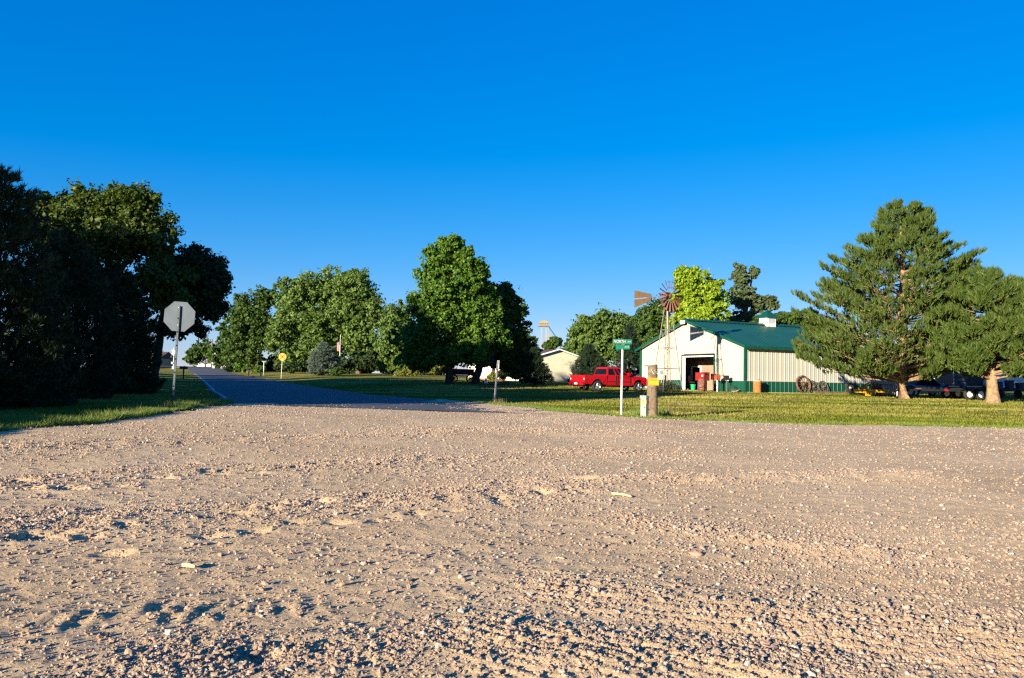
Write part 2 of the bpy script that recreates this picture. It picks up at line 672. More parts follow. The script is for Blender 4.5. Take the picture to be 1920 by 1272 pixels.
PITS = []
prng = np.random.default_rng(4)
for px, py, w in ((75, 1020, .19), (175, 1018, .1), (215, 1045, .12), (395, 1015, .11), (485, 1005, .11), (560, 990, .11), (640, 990, .11), (715, 985, .1), (785, 972, .11), (850, 968, .09),
                  (520, 962, .15), (600, 955, .14), (670, 962, .1), (725, 955, .09), (510, 972, .1), (1085, 906, .3), (1020, 935, .12), (300, 905, .15), (220, 920, .1), (410, 897, .12), (490, 895, .1),
                  (130, 925, .16), (60, 925, .14), (840, 930, .1), (895, 925, .1), (570, 1220, .1), (620, 1230, .12), (500, 1245, .12), (700, 1258, .1), (1140, 1180, .07), (1220, 1235, .08),
                  (620, 1170, .06), (300, 1150, .05), (1510, 1185, .06), (560, 885, .12), (960, 868, .14), (1130, 846, .2), (360, 872, .1)):
    p = ground(px, py)
    PITS.append((p.x, p.y, w * .95, w * .55, R(prng.uniform(-10, 45)), w * prng.uniform(.34, .48) * (.5 if py > 1130 else 1.15)))
for _ in range(150):
    pts, w, h = BANDS[prng.integers(0, 3)]
    k = prng.integers(0, len(pts) - 1)
    t = prng.random()
    x = pts[k][0] * (1 - t) + pts[k + 1][0] * t + prng.normal(0, w * .6)
    y = pts[k][1] * (1 - t) + pts[k + 1][1] * t + prng.normal(0, w * .6)
    s = prng.uniform(.04, .1)
    PITS.append((x, y, s * 1.3, s * .8, prng.uniform(0, 3.1), s * prng.uniform(.22, .4)))

TREADS = gxy((60, 1190), (200, 1172), (330, 1158), (470, 1148), (620, 1132))
def relief(x, y):
    M, Hh = band_mask(x, y)
    H = Hh * (.55 + .9 * vnoise(x, y, .35, 30))
    H += .03 * (vnoise(x, y, 1.7, 31) - .5) + .016 * (vnoise(x, y, .6, 32) - .5)
    H += M * (.027 * (vnoise(x, y, .16, 33) - .5) + .020 * (vnoise(x, y, .07, 34) - .5) + .012 * (vnoise(x, y, .033, 35) - .5))
    H += (1 - M) * (.013 * (vnoise(x, y, .11, 36) - .5) + .009 * (vnoise(x, y, .045, 37) - .5))
    # long tyre drag lines running with the tracks
    s = y - .22 * x
    H += (1 - M) * .006 * (vnoise(x * .12, s, .07, 38) - .5) * sm(4.5, 6, y)
    # combed ridges left by turning tyres, lower right
    wv = y + .40 * x + .05 * x * np.abs(x) * .4 + .05 * (vnoise(x, y, .8, 40) - .5)
    mk = sm(4.35, 4.6, wv) * (1 - sm(5.25, 5.55, wv)) * sm(-.35, .5, x) * (1 - sm(2.4, 3.6, x))
    am = .4 + 1.2 * vnoise(x * .5, wv, .18, 41)
    H += mk * am * .013 * (np.sin(wv * 2 * math.pi / .115) * .5 + .5)
    wv2 = y + .75 * x + .04 * (vnoise(x, y, .5, 42) - .5)
    mk2 = sm(3.2, 3.4, wv2) * (1 - sm(4.2, 4.5, wv2)) * sm(-.6, 0., x) * (1 - sm(1., 1.7, x))
    H += mk2 * .014 * am * (np.sin(wv2 * 2 * math.pi / .1) * .5 + .5)
    # tread blocks of one tyre, lower left
    d = seg_dist(x, y, TREADS)
    al = x * .93 + y * .37
    ac = -x * .37 + y * .93
    blk = (np.sin(al * 2 * math.pi / .14 + 2.2 * np.sin(ac * 9) + 5 * vnoise(x, y, .5, 45)) > .35) * (vnoise(x, y, .16, 44) > .42)
    H += np.exp(-(d / .2) ** 4) * (blk * .009 * vnoise(x, y, .25, 46) * 2 - .003)
    # pits
    for px, py, a, b, th, dep in PITS:
        near = (np.abs(x - px) < .8) & (np.abs(y - py) < .8)
        if not near.any():
            continue
        xx, yy_ = x[near] - px, y[near] - py
        u = (xx * math.cos(th) + yy_ * math.sin(th)) / a
        v = (-xx * math.sin(th) + yy_ * math.cos(th)) / b
        q = u * u + v * v
        q = q * (.75 + .5 * vnoise(x[near], y[near], .035, 47))
        H[near] += .016 * np.exp(-q * .35) * (vnoise(x[near], y[near], .028, 48) - .5)
        sv = np.clip((xx * .616 + yy_ * .788) / a, -1, 1)
        H[near] += -dep * np.exp(-q * q * .9) * (.72 - .5 * sv) + .16 * dep * np.exp(-(np.sqrt(q) - 1.7) ** 2 * 6)
    return H, M

na, nr = 460, 560
ang = np.linspace(R(-56), R(56), na)
rad = 1.15 * np.exp(np.linspace(0, math.log(44 / 1.15), nr))
A, RR = np.meshgrid(ang, rad)
X, Y = RR * np.sin(A), RR * np.cos(A)
HH, MM = relief(X.ravel(), Y.ravel())
HH = HH.reshape(X.shape)
ZZ = Z(X, Y) + .03 + HH
jx = (vnoise(X, Y, .7, 50) - .5) * .5 + (vnoise(X, Y, .2, 51) - .5) * .25
jy = (vnoise(X, Y, .7, 52) - .5) * .5 + (vnoise(X, Y, .2, 53) - .5) * .25
inside = inpoly(X + jx, Y + jy, GPOLY)
ii = np.arange(na * nr).reshape(nr, na)
keep = inside[:-1, :-1] & inside[:-1, 1:] & inside[1:, 1:] & inside[1:, :-1]
quads = np.stack([ii[:-1, :-1], ii[1:, :-1], ii[1:, 1:], ii[:-1, 1:]], -1)[keep]
used = np.unique(quads)
rem = np.full(na * nr, -1)
rem[used] = np.arange(len(used))
GRAVEL = gravel_material()
gl = link('gravel_ground', npmesh('gravel_ground', np.stack([X, Y, ZZ], -1).reshape(-1, 3)[used], rem[quads], GRAVEL, True))
tag(gl, kind='structure')
# the rest of the gravel street, beside and behind the viewer
gx, gy = np.meshgrid(np.arange(-60, 60.1, .75), np.arange(-30, 30, .75))
gz = Z(gx, gy) + .005
inn = inpoly(gx, gy, GPOLY)
sect = (np.abs(np.arctan2(gx, gy)) < R(54)) & (np.hypot(gx, gy) > 1.8)
gz[sect] -= .05
ii = np.arange(gx.size).reshape(gx.shape)
keep = inn[:-1, :-1] & inn[:-1, 1:] & inn[1:, 1:] & inn[1:, :-1]
quads = np.stack([ii[:-1, :-1], ii[:-1, 1:], ii[1:, 1:], ii[1:, :-1]], -1)[keep]
gs = link('gravel_street', npmesh('gravel_street', np.stack([gx, gy, gz], -1).reshape(-1, 3), quads, GRAVEL, True))
tag(gs, kind='structure')

# ---- loose stones: points with a size, instanced as small rounded pebbles
def pebble_field(name, N, rmin, rmax, med, grow, seed):
    g = np.random.default_rng(seed)
    r_ = rmin * np.exp(g.random(N) * math.log(rmax / rmin))
    a_ = g.uniform(R(-44), R(44), N)
    x, y = r_ * np.sin(a_), r_ * np.cos(a_)
    k = inpoly(x, y, GPOLY)
    x, y, r_ = x[k], y[k], r_[k]
    H, M = relief(x, y)
    k = g.random(len(x)) < (.13 + .87 * M ** 1.5)
    x, y, r_, H = x[k], y[k], r_[k], H[k]
    s = np.clip((med + grow * r_) * np.exp(g.normal(0, .52, len(x))), .0017, .022)
    z = Z(x, y) + .03 + H + s * .28
    me = bpy.data.meshes.new(name)
    me.vertices.add(len(x))
    me.vertices.foreach_set('co', np.stack([x, y, z], -1).astype(np.float32).ravel())
    at_ = me.attributes.new('size', 'FLOAT_VECTOR', 'POINT')
    sc = np.stack([s * g.uniform(.8, 1.35, len(s)), s * g.uniform(.8, 1.2, len(s)), s * g.uniform(.5, .85, len(s))], -1)
    at_.data.foreach_set('vector', sc.astype(np.float32).ravel())
    ar = me.attributes.new('turn', 'FLOAT_VECTOR', 'POINT')
    ro = np.stack([g.normal(0, .35, len(s)), g.normal(0, .35, len(s)), g.uniform(0, 6.28, len(s))], -1)
    ar.data.foreach_set('vector', ro.astype(np.float32).ravel())
    o = link(name, me)
    ng = bpy.data.node_groups.new(name, 'GeometryNodeTree')
    ng.interface.new_socket('Geometry', in_out='INPUT', socket_type='NodeSocketGeometry')
    ng.interface.new_socket('Geometry', in_out='OUTPUT', socket_type='NodeSocketGeometry')
    N_ = ng.nodes
    gi, go = N_.new('NodeGroupInput'), N_.new('NodeGroupOutput')
    ic = N_.new('GeometryNodeMeshIcoSphere')
    ic.inputs['Radius'].default_value = 1
    ic.inputs['Subdivisions'].default_value = 2
    sp = N_.new('GeometryNodeSetPosition')
    nz = N_.new('ShaderNodeTexNoise')
    nz.inputs['Scale'].default_value = 1.1
    nz.inputs['Detail'].default_value = 1
    sb = N_.new('ShaderNodeVectorMath')
    sb.operation = 'SUBTRACT'
    sb.inputs[1].default_value = (.5, .5, .5)
    ml = N_.new('ShaderNodeVectorMath')
    ml.operation = 'SCALE'
    ml.inputs['Scale'].default_value = 1.3
    L = ng.links.new
    L(nz.outputs['Color'], sb.inputs[0])
    L(sb.outputs[0], ml.inputs[0])
    L(ml.outputs[0], sp.inputs['Offset'])
    L(ic.outputs['Mesh'], sp.inputs['Geometry'])
    smn = N_.new('GeometryNodeSetMaterial')
    smn.inputs['Material'].default_value = STONE
    L(sp.outputs[0], smn.inputs['Geometry'])
    mp = N_.new('GeometryNodeMeshToPoints')
    ip = N_.new('GeometryNodeInstanceOnPoints')
    a1 = N_.new('GeometryNodeInputNamedAttribute')
    a1.data_type = 'FLOAT_VECTOR'
    a1.inputs['Name'].default_value = 'size'
    a2 = N_.new('GeometryNodeInputNamedAttribute')
    a2.data_type = 'FLOAT_VECTOR'
    a2.inputs['Name'].default_value = 'turn'
    e2r = N_.new('FunctionNodeEulerToRotation')
    L(gi.outputs[0], mp.inputs['Mesh'])
    L(mp.outputs[0], ip.inputs['Points'])
    L(smn.outputs[0], ip.inputs['Instance'])
    L(a2.outputs['Attribute'], e2r.inputs[0])
    L(e2r.outputs[0], ip.inputs['Rotation'])
    L(a1.outputs['Attribute'], ip.inputs['Scale'])
    L(ip.outputs[0], go.inputs[0])
    md = o.modifiers.new('stones', 'NODES')
    md.node_group = ng
    tag(o, kind='stuff')
    return o
STONE = stone_material('loose_stone')
pf = pebble_field('loose_gravel', 620000, 2.2, 34, .0032, .00031, 77)
tag(pf, 'loose tan and pink pebbles strewn over the gravel lot', 'gravel')

# ---- larger single stones that can be picked out
def rock_mesh(seed, m):
    g = random.Random(seed)
    mb = MB()
    n = 9
    prof = [(.0, -.5), (.62, -.42), (.95, -.1), (.9, .2), (.55, .46), (.0, .55)]
    mb.lathe(prof, n)
    ph = [g.uniform(0, 6.28) for _ in range(4)]
    out = []
    for (x, y, z) in mb.v:
        t = math.atan2(y, x)
        k = 1 + .13 * math.sin(2 * t + ph[0]) + .1 * math.sin(3 * t + ph[1] + z) + .05 * math.sin(5 * t + ph[2])
        out.append((x * k * (1.15), y * k * .85, z * (.75 + .12 * math.sin(t + ph[3]))))
    mb.v = out
    return mb.mesh('stone', m, True)
rocks = [rock_mesh(i, STONE) for i in range(5)]
PALE = mat('pale_stone', (.66, .62, .56), .8, 0, .1, 20)
ROSE = mat('rose_stone', (.46, .25, .19), .85, 0, .15, 20)
BIG = [(1470, 1109, 17, 0, 'square-edged tan cobble beside the combed tyre ridges'), (1305, 1049, 23, 2, 'flat rose-coloured stone pressed into the gravel lot'),
       (1775, 1145, 9, 1, 'small white pebble on the smooth tyre track'), (1862, 1207, 17, 0, 'rounded grey stone half sunk in the smooth track')]
spots = [(1630, 1195, 20), (1860, 1100, 10), (1545, 987, 9), (1530, 925, 11), (1390, 1020, 9), (1325, 1070, 10), (1287, 1040, 7), (1655, 1108, 9), (1665, 1098, 8), (1640, 1103, 8), (1710, 1108, 10),
         (1770, 1082, 9), (1712, 1048, 12), (1740, 1043, 8), (1780, 1052, 7), (1365, 1108, 7), (594, 1170, 8), (795, 1170, 11), (615, 1213, 8), (510, 1255, 8), (815, 1264, 9), (945, 1135, 9), (1735, 1177, 8),
         (190, 1012, 12), (115, 1085, 8), (205, 1080, 9), (840, 977, 9), (870, 990, 7), (195, 919, 11), (1010, 888, 7), (500, 815, 7), (440, 814, 7), (1425, 811, 6), (1845, 878, 6), (1245, 820, 6), (1195, 962, 9), (1210, 964, 7), (1890, 1035, 8)]
def put_stone(px, py, wpx, me, label, group=None, k=0):
    p = ground(px, py)
    s = wpx * p.y / FPX * .5
    h, _ = relief(np.array([p.x]), np.array([p.y]))
    o = link('stone', me)
    o.location = (p.x, p.y, p.z + .03 + h[0] + s * .22)
    o.scale = (s, s, s * .9)
    o.rotation_euler = (random.uniform(-.2, .2), random.uniform(-.2, .2), random.uniform(0, 6.28))
    tag(o, label, 'stone', group)
    return o
for i, (px, py, w, mt, lab) in enumerate(BIG):
    me = rocks[i % 5].copy()
    me.materials.clear()
    me.materials.append((STONE, PALE, ROSE)[mt])
    put_stone(px, py, w, me, lab)
for i, (px, py, w) in enumerate(spots):
    put_stone(px, py, w, rocks[i % 5], 'walnut-sized tan stone lying loose on the gravel lot', 'larger loose stones on the gravel lot')
DRYWOOD = mat('bleached_wood', (.62, .47, .28), .8, 0, .2, 12, .3, 60)
def stick(px, py, lpx, ang_, th, label, bend=0.):
    p = ground(px, py)
    h, _ = relief(np.array([p.x]), np.array([p.y]))
    L_ = lpx * p.y / FPX
    mb = MB()
    mb.tube([(-L_ / 2, 0, 0), (-L_ / 6, bend * .6, .004), (L_ / 6, bend, .002), (L_ / 2, 0, 0)], [th, th * 1.1, th, th * .7], 6)
    o = mb.build('wood_stick', DRYWOOD)
    o.location = (p.x, p.y, p.z + .03 + h[0] + th * 1.2 + .006)
    o.rotation_euler = (0, R(2), ang_)
    tag(o, label, 'stick')
stick(354, 1077, 27, R(-14), .014, 'short pale chip of wood lying among coarse pebbles')
stick(1165, 940, 42, R(-38), .013, 'long bleached stick lying beside a dark hollow in the gravel', .03)
stick(1050, 1056, 16, R(-10), .005, 'thin straw-like splinter of wood above the combed tyre ridges')

# ---- grass blades (real blades; too many to count)
GRASS = lawn_blade_material()
GRASS_G = leaf_mat('green_grass_blade', (.07, .15, .016), (.13, .21, .03), (.28, .27, .09), .3, .7)
def blades(name, x, y, h, w, m, label, seed, lean=.35, zoff=0.):
    g = np.random.default_rng(seed)
    n = len(x)
    z = Z(x, y) - .03 + zoff
    t = g.uniform(0, 2 * math.pi, n)
    lx, ly = g.normal(0, lean, n) * h, g.normal(0, lean, n) * h
    dx, dy = np.cos(t) * w / 2, np.sin(t) * w / 2
    V = np.empty((n, 3, 3))
    V[:, 0] = np.stack([x - dx, y - dy, z], -1)
    V[:, 1] = np.stack([x + dx, y + dy, z], -1)
    V[:, 2] = np.stack([x + lx, y + ly, z + h], -1)
    o = link(name, npmesh(name, V.reshape(-1, 3), np.arange(3 * n).reshape(-1, 3), m))
    tag(o, label, 'grass', kind='stuff')
    return o
g = np.random.default_rng(31)
N = 330000
r_ = 13 * np.exp(g.random(N) ** .85 * math.log(85 / 13))
a_ = g.uniform(R(-38), R(38), N)
x, y = r_ * np.sin(a_), r_ * np.cos(a_)
rl_, rr_ = road_half(y)
of_ = x - road_x(y)
k = ~inpoly(x, y, GPOLY) & ~((of_ > -rl_) & (of_ < rr_) & (y > 24)) & (vnoise(x, y, 1.3, 60) + g.random(N) * .7 > .55)
x, y = x[k], y[k]
blades('mown_grass', x, y, g.uniform(.035, .085, len(x)) * (1 + .4 * vnoise(x, y, 2, 61)), .018 + .0006 * y, GRASS, 'short dry mown lawn grass', 32)
# taller fringe along the gravel and asphalt
def fringe(pts, n, spread, hmin, hmax, seed):
    g = np.random.default_rng(seed)
    pts = np.array([(p[0], p[1]) for p in pts])
    sl = np.hypot(*(pts[1:] - pts[:-1]).T)
    cs = np.concatenate([[0], np.cumsum(sl)])
    t = g.random(n) * cs[-1]
    x = np.interp(t, cs, pts[:, 0])
    y = np.interp(t, cs, pts[:, 1])
    i = np.clip(np.searchsorted(cs, t) - 1, 0, len(sl) - 1)
    dx, dy = (pts[1:] - pts[:-1])[i].T / sl[i]
    o_ = g.gamma(1.6, spread, n) - .12 + (vnoise(t, t * 0, .9, seed) - .5) * .5
    cl = vnoise(t, o_ * 0 + 3, .55, seed + 1)
    return x - dy * o_, y + dx * o_, g.uniform(hmin, hmax, n) * (.4 + 1.1 * cl)
x1, y1, h1 = fringe(LEFT_EDGE, 26000, .22, .05, .2, 71)
x2, y2, h2 = fringe(RIGHT_EDGE, 22000, .25, .03, .12, 73)
blades('fringe_grass', np.concatenate([x1, x2]), np.concatenate([y1, y2]), np.concatenate([h1, h2]), .016, GRASS_G, 'longer ragged grass along the edge of the gravel', 74, .4, .03)
def tuft(name, pts, n, spread, h0, h1, m, label, seed):
    g = np.random.default_rng(seed)
    X_, Y_ = [], []
    for p in pts:
        X_.append(p.x + g.normal(0, spread, n))
        Y_.append(p.y + g.normal(0, spread, n))
    x, y = np.concatenate(X_), np.concatenate(Y_)
    return blades(name, x, y, g.uniform(h0, h1, len(x)), .014 + .0004 * y, m, label, seed, .3)
DRYG = leaf_mat('dry_seed_grass', (.14, .11, .04), (.20, .15, .065), (.26, .2, .1), .3, .8)
tuft('seed_grass', [ground(*p) for p in ((205, 788), (235, 786), (250, 780), (300, 772), (318, 768))], 16, .16, .12, .36, DRYG, 'dry seeding grass stalks at the foot of the stop sign verge', 81)
tuft('weed_grass', [ground(1240, 780), ground(1232, 778), ground(1198, 781), ground(1225, 776)], 160, .17, .1, .38, GRASS_G, 'bright green uncut grass round the wooden post', 82)
tuft('dry_weeds', [ground(*p) for p in ((1250, 772), (1275, 770), (1300, 768), (1330, 774), (1200, 745), (1260, 760))], 40, .35, .12, .42, DRYG, 'sparse reddish dry weeds standing in the lawn', 83)
tuft('post_weeds', [ground(930, 757), ground(938, 757)], 60, .12, .1, .32, DRYG, 'dry weeds at the foot of the bare marker post', 84)

# ================================================================== TREES
BARK = bark_mat('grey_brown_bark', (.17, .13, .09), (.07, .05, .035))
BARK_PINE = bark_mat('orange_pine_bark', (.33, .22, .125), (.16, .105, .065))
BARK_DARK = bark_mat('dark_bark', (.07, .055, .04), (.03, .025, .02))
LEAF_MAPLE = leaf_mat('maple_leaf', (.048, .115, .012), (.074, .155, .016), (.115, .19, .022))
LEAF_COTTON = leaf_mat('cottonwood_leaf', (.06, .115, .02), (.095, .16, .03), (.14, .2, .048))
LEAF_DEEP = leaf_mat('deep_green_leaf', (.03, .07, .010), (.05, .095, .016), (.075, .125, .022))
LEAF_SHADE = leaf_mat('thicket_shade_leaf', (.012, .028, .006), (.02, .042, .009), (.035, .06, .014), .15)  # leaf green darkened to carry the shade under the trees
LEAF_LIME = leaf_mat('lime_leaf', (.14, .24, .012), (.20, .30, .016), (.27, .34, .03))
LEAF_OLIVE = leaf_mat('olive_leaf', (.06, .095, .035), (.085, .12, .05), (.12, .15, .075))
LEAF_ASH = leaf_mat('ash_leaf', (.035, .065, .009), (.055, .09, .012), (.09, .12, .017))
NEEDLE_PINE = leaf_mat('pine_needle', (.028, .056, .010), (.05, .086, .014), (.098, .13, .022), .08)
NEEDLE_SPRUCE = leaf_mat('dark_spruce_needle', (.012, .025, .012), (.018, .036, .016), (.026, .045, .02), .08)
NEEDLE_BLUE = leaf_mat('blue_spruce_needle', (.06, .09, .065), (.09, .125, .095), (.12, .155, .12), .1)
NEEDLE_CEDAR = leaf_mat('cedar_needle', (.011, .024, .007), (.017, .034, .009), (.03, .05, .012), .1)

def leaf_cloud(C_, N_, size, g, fold=.35, droop=.25):
    """rhombic leaves at centres C_ facing roughly N_; returns V, F"""
    n = len(C_)
    d = g.normal(0, 1, (n, 3))
    nv = N_ + g.normal(0, .75, (n, 3))
    nv /= np.linalg.norm(nv, axis=1)[:, None] + 1e-9
    a = np.cross(nv, d)
    a /= np.linalg.norm(a, axis=1)[:, None] + 1e-9
    a[:, 2] -= droop
    a /= np.linalg.norm(a, axis=1)[:, None] + 1e-9
    b = np.cross(nv, a)
    s = (size * g.uniform(.6, 1.35, n))[:, None]
    w = s * g.uniform(.32, .5, (n, 1))
    V = np.empty((n, 4, 3))
    V[:, 0] = C_ - a * s * .5
    V[:, 1] = C_ + b * w + nv * s * fold * .3
    V[:, 2] = C_ + a * s * .5
    V[:, 3] = C_ - b * w + nv * s * fold * .3
    return V.reshape(-1, 3), np.arange(4 * n).reshape(-1, 4)

def broadleaf(name, label, base, lobes, D, nclump, per, leaf, lm, bark=BARK, trunk_r=.25, seed=0, group=None, spread=1., fork=.45, depth=.9, cat='tree', stems=1, dense=2.1):
    """lobes: (px, py, rx, ry[, distance offset]) in photo pixels at distance D"""
    g = np.random.default_rng(seed)
    k = D / FPX
    LB = []
    for q in lobes:
        off = q[4] if len(q) > 4 else 0.
        c = np.array(at(q[0], q[1], D + off))
        kk = (D + off) / FPX
        LB.append((c, np.array([q[2] * kk, (q[2] + q[3]) / 2 * kk * depth, q[3] * kk])))
    t = thing(name, label, cat, base, 0, group)
    b0 = np.array(base)
    # clump centres
    nclump = int(nclump * dense)
    SUB = []
    for c, r_ in LB:
        for _ in range(15):
            d = g.normal(0, 1, 3)
            d /= np.linalg.norm(d)
            d[2] = d[2] * .8 + .12
            q = g.uniform(.20, .40)
            SUB.append((c + d * r_ * (1.02 - q * .8), r_ * q))
        SUB.append((c, r_ * .78))
    MAIN, LB = LB, SUB
    areas = np.array([l[1][0] * l[1][2] for l in LB])
    cnt = np.maximum(6, (nclump * areas / areas.sum()).astype(int))
    CC, RD, NN = [], [], []
    for (c, r_), n in zip(LB, cnt):
        d = g.normal(0, 1, (int(n), 3))
        d /= np.linalg.norm(d, axis=1)[:, None]
        rr_ = g.random(int(n)) ** .33 * (1.0 + g.normal(0, .06, int(n)))
        P = c + d * rr_[:, None] * r_
        ok = np.ones(int(n), bool)
        for c2, r2 in LB:
            if c2 is c:
                continue
            q = np.linalg.norm((P - c2) / r2, axis=1)
            ok &= ~((q < .6) & (g.random(int(n)) < .5))
        ok &= P[:, 2] > b0[2] + .15
        CC.append(P[ok])
        NN.append(d[ok])
        RD.append(np.full(ok.sum(), r_.min()))
    CC, NN, RD = np.concatenate(CC), np.concatenate(NN), np.concatenate(RD)
    n = len(CC)
    cs = np.clip(RD * .36, .2, .8) * spread * g.uniform(.6, 1.4, n)
    pn = np.maximum(4, (per * 1.2 * g.uniform(.4, 1.6, n))).astype(int)
    idx = np.repeat(np.arange(n), pn)
    off = g.normal(0, 1, (len(idx), 3))
    off /= (np.linalg.norm(off, axis=1) ** .5)[:, None]
    P = CC[idx] + off * cs[idx][:, None] * np.array([1, 1, .72]) * .75
    # sprigs stretch outwards
    str_ = g.random(len(idx)) ** 3 * 1.1
    P += NN[idx] * (cs[idx] * str_)[:, None]
    Nn = NN[idx] * .5 + off * .4 + np.array([0, 0, .35])
    Vv, Ff = leaf_cloud(P - b0, Nn, leaf * .82, g)
    # bigger leaves deep inside close the crown
    LB = MAIN
    areas = np.array([l[1][0] * l[1][2] for l in LB])
    PI, NI = [], []
    for (c, r_) in LB:
        m_ = int(len(idx) * .10 * r_[0] * r_[2] / areas.sum())
        d = g.normal(0, 1, (m_, 3))
        d /= np.linalg.norm(d, axis=1)[:, None]
        PI.append(c + d * (g.random(m_) ** .5 * .6)[:, None] * r_)
        NI.append(d)
    PI, NI = np.concatenate(PI), np.concatenate(NI)
    V2, F2 = leaf_cloud(PI - b0, NI, leaf * 1.7, g)
    Ff = np.concatenate([Ff, F2 + len(Vv)])
    Vv = np.concatenate([Vv, V2])
    link('crown', npmesh('crown', Vv, Ff, lm), t)
    # trunk and limbs
    mb = MB()
    allc = np.mean([l[0] for l in LB], axis=0) - b0
    low = min((l[0] - b0)[2] - l[1][2] for l in LB)
    top = max((l[0] - b0)[2] + l[1][2] * .4 for l in LB)
    fz = max(.5, low + (top - low) * fork * .5)
    for si in range(stems):
        ox = (si - (stems - 1) / 2) * trunk_r * 2.2
        f_ = np.array([allc[0] * .13 + ox * 2.2, allc[1] * .2, fz])
        mb.tube([(ox, 0, -.25), (ox, 0, .12), (ox * 1.1, 0, fz * .3), f_ * .65 + np.array([ox * .3, 0, 0]), f_], [trunk_r * 1.5, trunk_r * 1.15, trunk_r, trunk_r * .9, trunk_r * .75], 9)
        for li, (c, r_) in enumerate(LB):
            c = c - b0
            mid = f_ * .5 + c * .5 + np.array([0, 0, .12 * np.linalg.norm(c - f_)]) * g.uniform(-.3, 1)
            end = c + np.array([0, 0, r_[2] * .45])
            mb.tube([f_ - np.array([0, 0, trunk_r]), mid, c, end], [trunk_r * .6, trunk_r * .42, trunk_r * .27, trunk_r * .08], 6)
            for _ in range(7):
                j = g.integers(0, n)
                e = CC[j] - b0
                if np.linalg.norm((e - c) / r_) < 1.3:
                    s = mid * (1 - .5) + c * .5 if g.random() < .5 else c
                    mb.tube([s, (s + e) / 2 + g.normal(0, .12, 3), e], [trunk_r * .2, trunk_r * .12, trunk_r * .04], 5, False)
    mb.build('trunk', bark, t, True)
    return t

def needle_tufts(P, Dr, length, width, per, g, cone=1.):
    """bunches of thin needles at points P pointing along Dr"""
    n = len(P)
    idx = np.repeat(np.arange(n), per)
    d = Dr[idx] + g.normal(0, .62 * cone, (len(idx), 3))
    d /= np.linalg.norm(d, axis=1)[:, None]
    L_ = length * g.uniform(.7, 1.25, len(idx))
    s = np.cross(d, g.normal(0, 1, (len(idx), 3)))
    s /= np.linalg.norm(s, axis=1)[:, None]
    b = P[idx] + d * (L_ * .05)[:, None] - Dr[idx] * (g.random(len(idx)) * length * .7)[:, None]
    V = np.empty((len(idx), 3, 3))
    V[:, 0] = b - s * width / 2
    V[:, 1] = b + s * width / 2
    V[:, 2] = b + d * L_[:, None]
    return V.reshape(-1, 3), np.arange(3 * len(idx)).reshape(-1, 3)

